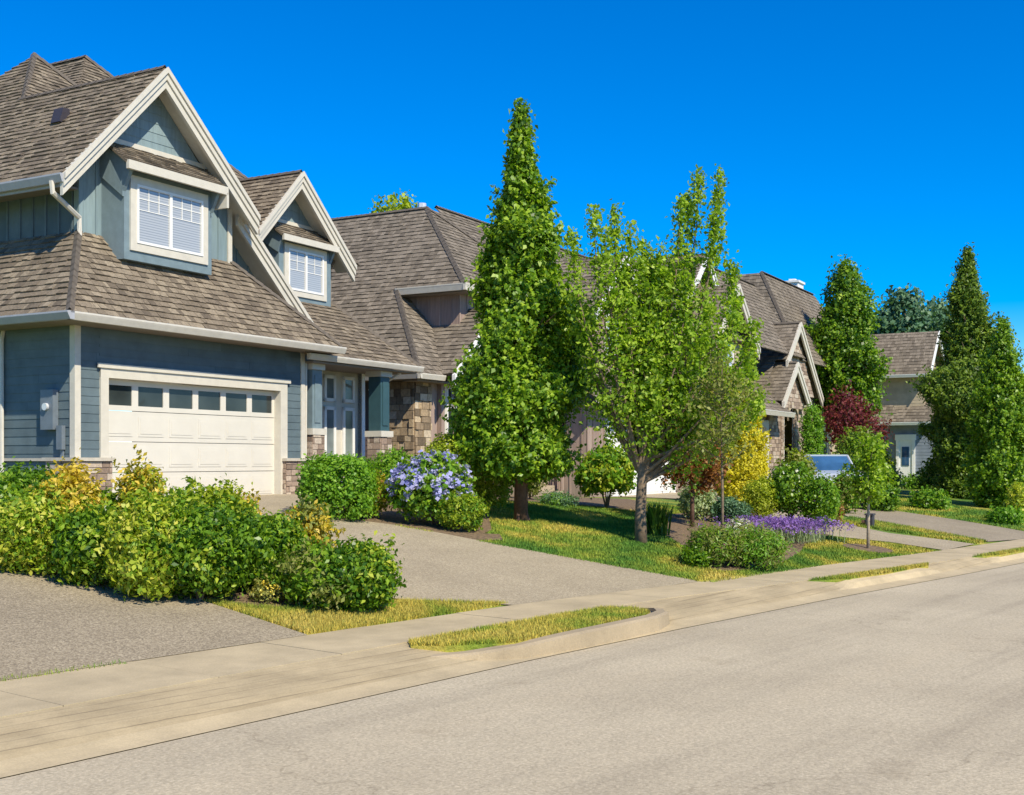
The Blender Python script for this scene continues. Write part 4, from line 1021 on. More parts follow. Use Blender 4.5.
def shrub(name, label, cat, c, w_, h, mats, n=500, per=9, L=.065, W=.036, group=None, box=0, depthw=None, spread=.05, flowers=None, up=.35, nl=16, tint=(.5, .2), flab=None, depth=.22, lower=-.8, lift=0, shoot=.12, amp=1.):
    """c = ground point; w_ = half width; h = height"""
    e = empty(name, c, 0, label, cat, group); dw = depthw or w_
    cc = (c.x, c.y, c.z+lift+(h-lift)*.5)
    stems(e, (0, 0, 0), w_*.8, h*.8, n=6)
    parts = {}
    for (mk, frac, tn) in mats:
        P_ = shell(cc, (w_, dw, (h-lift)*.5), int(n*frac), per, L, W, spread, box=box, up=up, nl=nl, tint=tn, depth=depth, lower=lower, amp=amp)
        if shoot:
            m_ = P_[0][:, 2] > cc[2]-h*.2; s2, d2 = shoots(P_[0][m_], (P_[0][m_]-np.array(cc))/np.array((w_, dw, h*.5)), int(n*frac*shoot), L*2.0, L*.4, 1)
            if len(s2): B_ = sprigs(s2, d2, 2, L, W, L*.3, up, tn); P_ = [np.concatenate([a_, b_]) for a_, b_ in zip(P_, B_)]
        Q = (P_[0]-np.array(c), P_[1], P_[2], P_[3], P_[4])
        keep = Q[0][:, 2] > .0; Q = tuple(q[keep] for q in Q)
        leaf_obj('foliage', *Q, LM[mk], e)
    if flowers:
        mk, nf, pf, sz = flowers
        d = unit(nf*3); d = d[(d[:, 2] > -.15)][:nf]
        sp = d*rng.uniform(.80, 1.06, (len(d), 1))*np.array((w_*1.0, dw*1.0, (h-lift)*.5*1.04))+np.array((0, 0, lift+(h-lift)*.5))
        C_, Nn, L_, W_, T = sprigs(sp, d, pf, sz*.5, sz*.5, sz*.28, .4)
        if len(sp) <= 34:
            for q in range(len(sp)): a_ = slice(q*pf, (q+1)*pf); leaf_obj('flower', C_[a_], Nn[a_], L_[a_], W_[a_], T[a_], PM[mk], e)
        else: leaf_obj('flower', C_, Nn, L_, W_, T, PM[mk], e)['kind'] = 'stuff'
    return e
def trunk_mesh(parent, pts, radii, m, name='trunk', seg=10):
    return MB().tube(pts, radii, seg).build(name, m, parent, smooth=True, z0=0)
def spire_tree(name, label, cat, c, H, prof, nsprig, mk, group=None, L=.11, W=.075, per=10, spread=.12, trunk_r=.13, bark='bark', base=0.0, tint=(.5, .2), nl=40, limbs=26, gaps=.0, lean=0, up=.3, limb_out=.75, shoot=.16):
    """tree whose crown outline follows prof [(height fraction, radius)]"""
    global rng
    rng = np.random.default_rng(sum(map(ord, label))); random.seed(sum(map(ord, label)))
    e = empty(name, c, 0, label, cat, group)
    hs_ = np.array([q[0] for q in prof])*H; rs = np.array([q[1] for q in prof])
    mb = MB(); mb.tube([(0, 0, -.1), (0, 0, H*.3), (lean*.5, 0, H*.6), (lean, 0, H*.97)], [trunk_r*1.15, trunk_r*.9, trunk_r*.5, .015], 10)
    for k in range(3): mb.tube([(math.cos(k*2.1)*trunk_r*1.25, math.sin(k*2.1)*trunk_r*1.25, -.06), (0, 0, trunk_r*3)], [trunk_r*.4, trunk_r*.6], 6)
    mb.build('trunk', M[bark], e, smooth=True, z0=0)
    z = rng.uniform(hs_[0], hs_[-1], nsprig*6); rr = np.interp(z, hs_, rs)
    keep = rng.uniform(0, rs.max(), len(z)) < rr+.04; z = z[keep][:nsprig]; rr = rr[keep][:nsprig]; n = len(z)
    th = rng.uniform(0, 2*np.pi, n)
    # clumps: boughs that push out past the mean outline, hollows between them
    nb = nl; bz = rng.uniform(hs_[0], hs_[-1], nb); bt_ = rng.uniform(0, 2*np.pi, nb); ba = rng.uniform(-.55, .25, nb)
    dz = (z[:, None]-bz)/(H*.055); dt = np.abs((th[:, None]-bt_+np.pi) % (2*np.pi)-np.pi)/.5
    lump = 1+np.sum(ba*np.exp(-dz**2-dt**2), axis=1)
    if gaps:
        gz = rng.uniform(hs_[0], hs_[-1], 30); gt = rng.uniform(0, 2*np.pi, 30)
        gg = np.exp(-(((z[:, None]-gz)/(H*.035))**2)-((np.abs((th[:, None]-gt+np.pi) % (2*np.pi)-np.pi)/.3)**2)).max(1)
        ok = rng.uniform(0, 1, n) > gg*gaps; z, rr, th, lump = z[ok], rr[ok], th[ok], lump[ok]; n = len(z)
    lump = np.clip(lump, .5, 1.10)
    r = rr*lump*(1-np.abs(rng.normal(0, .25, n)))
    x = np.cos(th)*r+lean*z/H; y = np.sin(th)*r
    sp = np.stack([x, y, z+base], 1); d = np.stack([np.cos(th), np.sin(th), np.full(n, .35)], 1)
    if shoot:
        s2, d2 = shoots(sp[z < H*.8], d[z < H*.8], int(n*shoot), L*4.0, L*.42, 1)
        A_ = sprigs(sp, d, per, L, W, spread, up, tint); B_ = sprigs(s2, d2, 2, L, W, L*.28, up, (tint[0]+.12, tint[1])); Q = [np.concatenate([a_, b_]) for a_, b_ in zip(A_, B_)]
    else: Q = sprigs(sp, d, per, L, W, spread, up, tint)
    leaf_obj('crown', *Q, LM[mk], e)
    mb = MB()
    for k in range(limbs):
        zz = random.uniform(hs_[0]*.9, H*.8); t = random.random()*6.28; ro = float(np.interp(min(H*.95, zz+.3), hs_, rs))*limb_out
        q = (lean*zz/H, 0)
        mb.tube([(q[0], q[1], zz), (q[0]+math.cos(t)*ro*.5, math.sin(t)*ro*.5, zz+.15+ro*.2), (q[0]+math.cos(t)*ro, math.sin(t)*ro, zz+.2+ro*.45)], [trunk_r*.33, trunk_r*.2, .008], 5, cap=False)
    mb.build('limb', M[bark], e, z0=0)
    return e
def mpp(y): return y/F      # metres per pixel at depth y

# ------------------------------------------------------------ trees
c = at(521, 521); k_ = mpp(c.y); Ht = (521-106)*k_
prof = [(a, b*k_) for a, b in [(.105, 14), (.12, 50), (.145, 60), (.18, 65), (.25, 66), (.33, 66), (.42, 64), (.5, 62), (.58, 54), (.66, 42), (.75, 28), (.84, 17), (.91, 10), (.96, 4), (1, 1)]]
spire_tree('pyramid_tree', 'tall dense pyramid shaped green tree rising above the roofs from the front lawn', 'tree', c, Ht, prof, 7200, 'maple', L=.092, W=.064, per=12, spread=.08, trunk_r=.12, bark='bark_dark', nl=150, gaps=.8, tint=(.56, .32), shoot=.24)
# many-stemmed tree beside it
c = at(641, 543); k_ = mpp(c.y)
e = empty('street_tree', c, 0, 'loose green tree with upright spiky shoots, right of the pyramid shaped tree', 'tree')
tr = MB(); tr.tube([(0, 0, -.1), (-.01, 0, .5), (.02, .02, 1.15), (.03, .0, 1.55)], [.12, .10, .09, .07], 12); tr.build('trunk', M['bark'], e, smooth=True, z0=0)
tips = [(570, 236), (592, 214), (603, 232), (614, 210), (630, 226), (643, 236), (660, 246), (679, 203), (692, 190), (699, 171), (718, 175), (713, 215), (738, 258), (742, 290), (752, 325), (757, 350), (578, 290), (590, 320), (752, 400), (735, 420), (640, 300), (665, 290), (690, 300), (610, 290), (625, 340), (700, 340), (650, 350), (675, 380), (725, 330), (590, 330), (735, 372), (700, 400), (640, 260), (655, 330), (712, 300), (656, 262), (668, 276), (648, 290), (670, 320), (620, 265), (652, 252), (662, 262), (674, 258), (684, 280), (754, 372), (760, 392), (748, 350), (732, 300), (725, 350), (716, 372), (640, 320), (660, 345), (628, 300)]
mb = MB(); sp = []; dd = []; wd = []
for i_, (px, py) in enumerate(tips):
    dx = (px-641)*k_; dz = (543-py)*k_; dy = random.uniform(-1, 1)*(.35+.9*max(0, 1-dz/6.5))
    st = random.uniform(1.0, 1.6); outw = abs(dx)
    P_ = [Vector((0, 0, st)), Vector((dx*.35, dy*.4, st+(dz-st)*.22)), Vector((dx*.75, dy*.85, st+(dz-st)*.55)), Vector((dx*.95, dy, st+(dz-st)*.8)), Vector((dx, dy, dz))]
    mb.tube(P_, [.038, .03, .018, .010, .004], 6, cap=False)
    Ltot = dz-st; n = int(32+Ltot*19)
    for q in range(n):
        t = random.uniform(.18, 1)**.8; seg = t*4; j = min(3, int(seg)); f_ = seg-j
        p = P_[j].lerp(P_[j+1], f_); wdt = (.62*(1-t)**1.5+.02)*(1 if dz > 3 else 1.1)
        v = Vector((random.gauss(0, 1), random.gauss(0, 1), random.gauss(0, .8)))
        sp.append(p+v*wdt*.62); dd.append(v.normalized())
    for q in range(5):   # twigs
        t = random.uniform(.3, .8)*4; j = int(t); p = P_[j].lerp(P_[j+1], t-j)
        v = Vector((random.gauss(0, 1), random.gauss(0, 1), random.uniform(.3, 1))).normalized()*random.uniform(.25, .55); mb.tube([p, p+v], [.01, .003], 4, cap=False)
mb.build('limb', M['bark'], e, smooth=True, z0=0)
sp = np.array(sp); dd = np.array(dd)
leaf_obj('crown', *sprigs(sp, dd, 9, .08, .05, .065, .25, (.56, .25)), LM['airy'], e)

# small open tree behind the front flower bed
def open_tree(name, label, px, pb, top, hw_, mk, nl, bark='bark', trunk=.35, L=.07, dens=1., seed=1, per=6, r=.045, spread=.08, lowc=.0):
    random.seed(seed); c = at(px, pb); k = mpp(c.y); Ht = (pb-top)*k; w_ = hw_*k
    e = empty(name, c, 0, label, 'tree'); mb = MB(); mb.tube([(0, 0, -.1), (0.01, 0, Ht*.3), (-.01, 0, Ht*.62), (0, 0, Ht*.95)], [r, r*.85, r*.5, .006], 8); mb.build('trunk', M[bark], e, smooth=True, z0=0)
    mb = MB(); sp = []; dd = []
    for i in range(26):
        z0_ = Ht*random.uniform(trunk, .85); a = random.random()*6.28; ro = w_*random.uniform(.55, 1.05)*math.sin(math.pi*min(1, max(.12, (1-(z0_/Ht-trunk)/(1-trunk))))*.62+.35)
        e1 = Vector((math.cos(a)*ro, math.sin(a)*ro, z0_+ro*random.uniform(.3, .9))); s0 = Vector((0, 0, z0_)); mid = s0.lerp(e1, .5)-Vector((0, 0, ro*.05))
        mb.tube([s0, mid, e1], [r*.32, r*.2, .003], 5, cap=False)
        for q in range(int(13*dens)):
            t = random.uniform(.3, 1.05); p = s0.lerp(e1, t); v = Vector((random.gauss(0, 1), random.gauss(0, 1), random.gauss(0, 1))); sp.append(p+v*w_*.11); dd.append(v.normalized())
    mb.build('limb', M[bark], e, z0=0)
    leaf_obj('crown', *sprigs(np.array(sp), np.array(dd), per, L, L*.6, spread, .25, (.5, .2)), LM[mk], e)
    return e
open_tree('young_tree', 'slender half bare young tree with pale trunk, standing in the perennials before the yellow conifer', 722, 562, 356, 42, 'olive', 1, 'bark', dens=.85, seed=3, trunk=.38, r=.028, per=6, L=.075)
open_tree('red_leaf_tree', 'small tree with reddish brown leaves between the loose green tree and the yellow conifer', 692, 527, 418, 36, 'red', 1, 'bark_dark', .3, dens=3, seed=4, r=.05, L=.09)
open_tree('young_tree', 'newly planted slim tree in a mulch ring on the lawn by the far driveways', 868, 549, 424, 19, 'airy', 1, 'bark_pale', dens=1.1, seed=5, trunk=.32, r=.036, per=6, L=.09)
# trees beside and behind the farther houses
def st(name, label, px, y, pb, top, prof_px, n, mk, **kw):
    c = Vector(((px-CX)/F*y, y, hgt((px-CX)/F*y, y))) if pb is None else at(px, pb)
    k = mpp(c.y); Ht = (HY-top)*k+CH-c.z
    return spire_tree(name, label, 'tree', c, Ht, [(a, b*k) for a, b in prof_px], n, mk, **kw)
st('maple_tree', 'dense rounded green tree growing up between the stone house and the cream house', 846, 60, None, 262, [(.25, 20), (.33, 34), (.45, 39), (.6, 39), (.75, 33), (.88, 25), (.96, 12), (1, 2)], 3000, 'maple', L=.17, W=.12, per=9, spread=.19, trunk_r=.2, nl=90, gaps=.8, tint=(.35, .28))
st('conical_tree', 'biggest dark green conical tree at the right, branches down to the grass', 968, 43, None, 247, [(.0, 30), (.04, 44), (.12, 50), (.25, 54), (.38, 57), (.46, 50), (.54, 40), (.64, 31), (.74, 24), (.85, 15), (.93, 7), (.99, 1)], 9500, 'conifer', L=.11, W=.06, per=10, spread=.095, trunk_r=.2, nl=190, gaps=.9, tint=(.55, .32), shoot=.3)
st('conical_tree', 'narrower bright green conical tree at the right edge of the photo', 1003, 38.5, None, 318, [(.0, 18), (.06, 27), (.2, 31), (.45, 29), (.65, 22), (.8, 14), (.92, 7), (1, 1)], 3600, 'maple', L=.10, W=.065, per=9, spread=.09, trunk_r=.12, nl=80, gaps=.8, shoot=.3)
st('conical_tree', 'green conical tree cut by the frame at far right, behind the narrower one', 1050, 46, None, 345, [(.0, 30), (.1, 40), (.4, 36), (.7, 22), (1, 2)], 1500, 'conifer', L=.17, W=.12, per=9, spread=.18, trunk_r=.14)
for (px, y, top, hw_, lab) in ((905, 95, 287, 34, 'dark blue green broad tree behind the grey house roof'), (868, 100, 312, 26, 'dark blue green tree just right of the dense maple, behind the cream house'), (938, 98, 300, 28, 'dark blue green tree between the grey house roof and the big conical tree')):
    st('broad_tree', lab, px, y, None, top, [(.2, hw_*.7), (.4, hw_), (.65, hw_), (.85, hw_*.75), (.97, hw_*.3)], 1300, 'bluegreen', L=.36, W=.28, per=8, spread=.38, trunk_r=.3, nl=40, group='trees behind the far houses')
st('broad_tree', 'bright tree top showing over the ridge of the brown house', 396, 62, None, 197, [(.3, 30), (.6, 48), (.85, 38), (.94, 26), (1, 8)], 1200, 'topiary', L=.24, W=.17, per=8, spread=.26, trunk_r=.25, nl=30)
st('plum_tree', 'dark red leaved plum tree between the stone house and the grey house', 846, 57, None, 390, [(.34, 6), (.48, 17), (.62, 22), (.8, 22), (.93, 12), (1, 3)], 330, 'plum', L=.16, W=.10, per=8, spread=.20, trunk_r=.09, bark='bark_dark', nl=30, gaps=.8)
st('plum_tree', 'low red leaved tree right of the larger plum, before the grey house wall', 870, 56, None, 410, [(.38, 6), (.55, 14), (.75, 17), (.93, 9), (1, 3)], 210, 'plum', L=.12, W=.08, per=7, spread=.16, trunk_r=.06, bark='bark_dark', nl=20, gaps=.9)
st('column_conifer', 'yellow column shaped conifer behind the red leaf tree', 741, 32, None, 392, [(.0, 17), (.1, 22), (.35, 24), (.6, 22), (.8, 16), (.93, 9), (1, 2)], 2300, 'yellow', L=.07, W=.05, per=10, spread=.075, trunk_r=.06, nl=30)
st('column_conifer', 'green column shaped cedar standing by the stone house entry', 812, 53, None, 406, [(.0, 9), (.2, 10), (.6, 10), (.85, 8.5), (.96, 6), (1, 2)], 800, 'hedge', L=.09, W=.06, per=9, spread=.09, trunk_r=.06, nl=14)

# ------------------------------------------------------------ shrubs
def sh(name, label, px, pb, top, hwp, mats, n, cat='shrub', y=None, **kw):
    c = at(px, pb) if y is None else atz(px, y)
    k = mpp(c.y); h = (pb-top)*k if y is None else (HY-top)*k+CH-c.z
    return shrub(name, label, cat, c, hwp*k, h, mats, n, **kw)
G1 = 'leafy shrubs in the bed between the two driveways'
lau = [('laurel', .9, (.36, .30)), ('lime', .1, (.3, .2))]; lim = [('lime', 1.15, (.5, .25)), ('laurel', .15, (.7, .2))]; mixd = [('laurel', .65, (.6, .22)), ('lime', .45, (.35, .2))]
kwb = dict(L=.072, W=.038, per=13, spread=.07, group=G1, nl=30, up=.1, shoot=.2, depth=.24, amp=1.25, lower=-.85)
sh('laurel_shrub', 'dark green shrub at the far left edge under the side wall', 22, 532, 469, 52, lau, 900, y=None, **kwb)
sh('laurel_shrub', 'green shrub low against the left frame edge, in front of the darker one', -8, 556, 489, 40, mixd, 700, **kwb)
sh('variegated_shrub', 'lime yellow shrub at the left end of the bed, before the stone corner pier', 36, 574, 491, 42, lim, 950, **kwb)
sh('golden_shrub', 'golden yellow shrub below the left stone pier of the garage', 72, 574, 474, 29, [('gold', 1.1, (.5, .25)), ('lime', .2, (.5, .2))], 480, **kwb)
sh('laurel_shrub', 'green shrub with hanging leaves just right of the lime yellow one at left', 96, 587, 515, 33, lau, 850, **kwb)
sh('laurel_shrub', 'dark green shrub left of the clipped yellow topped one, under the garage door', 114, 562, 492, 24, lau, 700, **kwb)
sh('variegated_shrub', 'clipped yellow green shrub topped with a flat tuft before the garage door', 143, 566, 461, 18, [('topiary', .6, (.45, .25)), ('gold', .4, (.4, .25))], 400, box=.6, **kwb)
sh('variegated_shrub', 'yellow lime shrub in the middle front of the bed, left of the broad green one', 146, 601, 500, 30, lim, 1000, **kwb)
sh('laurel_shrub', 'broad green shrub at the front of the bed beside the grey driveway edge', 200, 602, 515, 48, lau, 1300, **kwb)
sh('laurel_shrub', 'round topped green shrub under the centre of the garage door', 190, 572, 491, 38, mixd, 800, **kwb)
sh('variegated_shrub', 'yellow green shrub under the right half of the garage door', 222, 585, 491, 30, [('topiary', 1, (.6, .3)), ('laurel', .4, (.5, .2))], 500, **kwb)
sh('golden_shrub', 'thin yellow leaved shrub peeping up before the right side of the garage door', 243, 565, 498, 14, [('gold', .7, (.45, .25)), ('olive', .3, (.5, .2))], 170, **kwb)
sh('laurel_shrub', 'tall green shrub in the bed below the right stone pier of the garage', 266, 592, 513, 38, lau, 1100, **kwb)
sh('golden_shrub', 'golden shrub beside the brown driveway, below the right stone pier', 310, 586, 498, 22, [('gold', .75, (.45, .3)), ('olive', .25, (.6, .2))], 320, **kwb)
sh('laurel_shrub', 'low mixed green shrub between the tall green one and the rounded right end one', 318, 608, 547, 38, [('laurel', .75, (.6, .2)), ('olive', .25, (.6, .2))], 850, **kwb)
sh('laurel_shrub', 'rounded dark green shrub at the right end of the bed next to the brown driveway', 360, 612, 547, 33, lau, 1150, **kwb)
sh('flowering_plant', 'small yellow flowered plant in the grass at the front of the bed', 268, 604, 583, 17, [('olive', .6, (.8, .2))], 130, cat='plant', L=.05, W=.02, per=7, spread=.05, flowers=('yellow', 26, 6, .06))
# beside the porch
sh('box_hedge', 'square clipped bright green hedge in front of the porch', 338, 519, 457, 36, [('hedge', 1, (.5, .22))], 1500, cat='hedge', box=.85, L=.06, W=.04, per=9, spread=.045, depthw=.55, nl=8, shoot=0, amp=.4)
sh('azalea_shrub', 'small green shrub with orange tinged leaves at the right end of the clipped hedge', 368, 517, 470, 22, [('topiary', .6, (.4, .25)), ('gold', .25, (.3, .2)), ('red', .15, (.6, .2))], 420, L=.06, W=.035, per=8, spread=.06)
sh('azalea_shrub', 'light green shrub behind the hydrangea below the dark porch column', 392, 500, 450, 22, [('hedge', 1, (.55, .2))], 450, L=.06, W=.04, per=8, spread=.06)
hy = sh('hydrangea', 'blue flowering hydrangea bush at the corner of the brown driveway', 431, 525, 455, 39, [('laurel', .8, (.6, .2)), ('hedge', .2, (.5, .2))], 800, cat='flowering shrub', L=.09, W=.06, per=8, spread=.06, flowers=('blue', 125, 26, .15))
sh('round_shrub', 'rounded yellow green shrub right in front of the hydrangea', 460, 531, 490, 25, [('topiary', .7, (.35, .22)), ('hedge', .3, (.5, .2))], 620, L=.05, W=.035, per=9, spread=.04, nl=8)
G2 = 'clipped yellow green shrubs before the brown house'
sh('clipped_shrub', 'yellow green clipped shrub highest behind the hydrangea, below the fieldstone corner', 448, 517, 434, 27, [('topiary', 1, (.6, .2))], 900, L=.05, W=.035, per=10, spread=.04, nl=6, group=G2)
sh('clipped_shrub', 'wide flat topped yellow green shrub left of the pyramid tree trunk', 483, 511, 456, 27, [('topiary', 1, (.6, .2))], 850, L=.05, W=.035, per=10, spread=.04, nl=6, group=G2, box=.4)
sh('round_shrub', 'small olive green shrub right behind the pyramid tree trunk', 530, 500, 468, 12, [('olive', 1, (.5, .2))], 220, L=.06, W=.035, per=8, spread=.05)
sh('rhododendron', 'round green rhododendron with pale leaves beside the entry steps', 607, 509, 449, 29, [('hedge', .5, (.5, .25)), ('topiary', .5, (.6, .3))], 560, L=.14, W=.07, per=7, spread=.07, lift=.25, nl=16)
sh('low_juniper', 'low feathery green juniper at the foot of the entry steps', 558, 506, 494, 18, [('bluegreen', .6, (.8, .2)), ('hedge', .4, (.4, .2))], 300, cat='plant', L=.07, W=.02, per=8, spread=.05)
def spiky(name, label, px, pb, hpx, n, L_, mk, cat='plant', wd=.03, spread_=.7, flowers=None, fh=1.0, rad=.12):
    """tuft of long blades"""
    c = at(px, pb); k = mpp(c.y); e = empty(name, c, 0, label, cat); h = hpx*k
    C_ = []; V = []; f = []; t = []
    mb = MB()
    for i in range(n):
        a = random.random()*6.28; o = Vector((random.gauss(0, rad), random.gauss(0, rad), 0)); ln = random.uniform(.5, 1.0)*spread_
        tip = o+Vector((math.cos(a)*h*ln, math.sin(a)*h*ln, h*random.uniform(.65, 1.05)*(1-.3*ln))); md = o.lerp(tip, .5)+Vector((0, 0, h*.12))
        s = Vector((-math.sin(a), math.cos(a), 0))*wd*.5; tt = random.random()
        mb.poly((o-s, o+s, md+s*.9, md-s*.9), tt); mb.poly((md-s*.9, md+s*.9, tip), tt)
    mb.build('foliage', LM[mk], e, z0=0)
    if flowers:
        mb = []; d = unit(n); sp = np.array([(random.gauss(0, rad*1.25), random.gauss(0, rad*1.25), h*random.uniform(.6, 1.05)*fh) for _ in range(flowers[1])])
        leaf_obj('flower', *sprigs(sp, unit(len(sp)), 7, flowers[2], flowers[2]*.6, flowers[2]*.8, .2), PM[flowers[0]], e)
    return e
spiky('yucca', 'spiky dark green plant right behind the loose tree trunk', 656, 535, 38, 130, .5, 'conifer', wd=.045, spread_=.5, rad=.09)
sh('variegated_shrub', 'pale grey green variegated shrub between the two thin tree trunks', 697, 520, 485, 16, [('sage', 1, (.5, .22))], 380, L=.07, W=.04, per=8, spread=.06)
sh('low_juniper', 'low blue green juniper before the foot of the yellow conifer', 729, 524, 499, 20, [('bluegreen', 1, (.6, .2))], 420, cat='shrub', L=.06, W=.03, per=9, spread=.05)
sh('round_shrub', 'bright lime green feathery shrub right of the yellow conifer', 761, 522, 477, 17, [('topiary', 1, (.7, .2))], 520, L=.06, W=.025, per=9, spread=.05)
sh('rose_bush', 'dark green rose bush dotted with white and pale flowers behind the lavender', 790, 524, 462, 24, [('laurel', 1, (.45, .22))], 700, cat='rose bush', L=.07, W=.05, per=8, spread=.06, flowers=('white', 34, 7, .06))
sh('round_shrub', 'olive green shrub top hiding the stone house wall, behind the rose bush', 797, 0, 452, 18, [('topiary', .6, (.3, .2)), ('olive', .4, (.6, .2))], 600, y=33, L=.09, W=.06, per=8, spread=.08)
sh('rose_bush', 'green bush with pink flowers at the right end of the flower bed', 822, 529, 476, 17, [('laurel', .6, (.6, .2)), ('hedge', .4, (.4, .2))], 460, cat='rose bush', L=.07, W=.045, per=8, spread=.06, flowers=('pink', 12, 6, .07))
sh('round_shrub', 'small red brown barberry bush at the end of the flower bed', 834, 526, 503, 8, [('red', .5, (.6, .2)), ('olive', .5, (.4, .2))], 160, L=.06, W=.035, per=8, spread=.05)
spiky('lavender', 'patch of purple lavender in bloom at the edge of the flower bed', 776, 541, 21, 420, .4, 'sage', cat='flower', wd=.012, spread_=.4, flowers=('purple', 620, .045), rad=.40)
spiky('lavender', 'smaller patch of purple lavender to the right of the larger one', 795, 540, 17, 240, .4, 'sage', cat='flower', wd=.012, spread_=.35, flowers=('purple', 330, .045), rad=.34)
sh('flowering_plant', 'low plant covered in white blossom behind the perennial clump', 741, 541, 520, 17, [('olive', .7, (.6, .2))], 130, cat='flower', L=.05, W=.03, per=7, spread=.05, flowers=('white', 70, 8, .06))
sh('perennial_clump', 'olive green clump of perennials with faded pink heads at the front edge of the bed', 716, 566, 528, 26, [('olive', .6, (.4, .2)), ('laurel', .4, (.5, .2))], 620, cat='plant', L=.075, W=.022, per=9, spread=.07, flowers=('pink', 14, 5, .04))
sh('perennial_clump', 'bright green clump of perennials right of the olive one at the bed edge', 757, 569, 530, 26, [('hedge', .6, (.5, .2)), ('olive', .4, (.5, .2))], 640, cat='plant', L=.08, W=.02, per=9, spread=.07)
sh('perennial_clump', 'low dark leafy clump at the left tip of the front flower bed', 698, 567, 550, 13, [('laurel', 1, (.5, .2))], 200, cat='plant', L=.06, W=.035, per=8, spread=.05)
# around the far driveways
sh('round_shrub', 'loose green shrub with red blooms behind the newly planted tree', 866, 0, 455, 26, [('laurel', .6, (.6, .25)), ('topiary', .4, (.3, .2))], 700, y=36, L=.12, W=.07, per=8, spread=.1, flowers=('red', 10, 6, .1))
sh('round_shrub', 'green bush just left of the newly planted tree crown', 846, 0, 474, 13, [('hedge', .6, (.5, .2)), ('olive', .4, (.5, .2))], 420, y=32.0, L=.08, W=.06, per=8, spread=.09)
sh('box_hedge', 'low dark clipped hedge across the driveway behind the planted tree', 880, 511, 489, 14, [('laurel', 1, (.35, .2))], 380, cat='hedge', box=.8, L=.09, W=.06, per=8, spread=.07, nl=5)
sh('round_shrub', 'dark green shrub in front of the grey house wall', 862, 0, 430, 22, [('conifer', .7, (.8, .2)), ('hedge', .3, (.5, .2))], 600, y=44, L=.13, W=.08, per=8, spread=.13)
sh('golden_shrub', 'yellow green shrub left of the white side door', 884, 0, 452, 9, [('topiary', .5, (.6, .2)), ('gold', .5, (.4, .2))], 220, y=47, L=.1, W=.06, per=8, spread=.1)
sh('round_shrub', 'green shrub at the foot of the grey house wall', 888, 0, 468, 12, [('laurel', .5, (.6, .2)), ('sage', .5, (.4, .2))], 260, y=46, L=.1, W=.06, per=8, spread=.1)
sh('flowering_plant', 'low flowering plants under the white side door', 915, 0, 477, 16, [('hedge', .5, (.5, .2)), ('laurel', .5, (.5, .2))], 240, cat='plant', y=50, L=.1, W=.06, per=8, spread=.09, flowers=('white', 20, 6, .08))
sh('box_hedge', 'small clipped green shrub at the foot of the trees by the right edge', 1006, 524, 510, 14, [('hedge', 1, (.35, .2))], 340, cat='shrub', box=.4, L=.08, W=.05, per=8, spread=.07, nl=5)
sh('golden_shrub', 'yellow leaved shrub against the conical trees at the right edge', 1018, 523, 484, 9, [('topiary', .5, (.8, .2)), ('lime', .5, (.6, .2))], 240, L=.08, W=.05, per=8, spread=.08)
sh('round_shrub', 'low spreading green bush under the big conical tree', 930, 509, 494, 15, [('maple', 1, (.6, .2))] if False else [('hedge', .5, (.3, .2)), ('laurel', .5, (.6, .2))], 420, L=.1, W=.06, per=8, spread=.1)

# ------------------------------------------------------------ grass blades
def blades(name, poly, n, h, label, wd=.006, zf=hup, free=True, mk='blade'):
    u0 = min(q[0] for q in poly); u1 = max(q[0] for q in poly); p0 = min(q[1] for q in poly); p1 = max(q[1] for q in poly)
    P_ = []
    while len(P_) < n:
        u = random.uniform(u0, u1); p = random.uniform(p0, p1)
        if inside((u, p), poly) and not (free and any(inside((u, p), b) for b in beds)): x, y = up2w(u, p); P_.append((x, y, zf(u, p)))
    P_ = np.array(P_); a = rng.uniform(0, 2*np.pi, n); hh = h*rng.uniform(.4, 1.2, n); ln = rng.uniform(.1, .8, n); w2 = wd*rng.uniform(.6, 1.4, n)
    s = np.stack([-np.sin(a), np.cos(a), 0*a], 1)*w2[:, None]
    tip = P_+np.stack([np.cos(a)*hh*ln, np.sin(a)*hh*ln, hh], 1)
    V = np.stack([P_-s, P_+s, tip], 1).reshape(-1, 3)
    me = bpy.data.meshes.new(name); me.vertices.add(3*n); me.vertices.foreach_set('co', V.astype(np.float32).ravel())
    me.loops.add(3*n); me.loops.foreach_set('vertex_index', np.arange(3*n, dtype=np.int32)); me.polygons.add(n)
    me.polygons.foreach_set('loop_start', np.arange(0, 3*n, 3, dtype=np.int32)); me.polygons.foreach_set('loop_total', np.full(n, 3, dtype=np.int32))
    me.materials.append(M[mk]); at_ = me.attributes.new('tint', 'FLOAT', 'POINT'); at_.data.foreach_set('value', np.repeat(rng.uniform(0, 1, n), 3).astype(np.float32))
    me.update(calc_edges=True); o = bpy.data.objects.new(name, me); S.collection.objects.link(o)
    return tag(o, label, 'grass', kind='stuff')
blades('grass', pxpoly([(198, 601), (240, 607), (330, 613), (400, 602), (509, 604.5), (440, 616), (380, 625), (335, 632), (306, 634.5)]), 26000, .065, 'dry short grass at the corner between the driveways and the sidewalk', mk='dryblade')
blades('grass', isl1, 26000, .055, 'short dry grass on the kerbside verge nearest the camera', zf=lambda u, p: .142, mk='dryblade')
blades('grass', isl2, 7000, .055, 'short grass on the middle kerbside verge', zf=lambda u, p: .142, mk='dryblade')
blades('grass', isl3, 4000, .06, 'short grass on the farthest kerbside verge', zf=lambda u, p: .142, mk='dryblade')
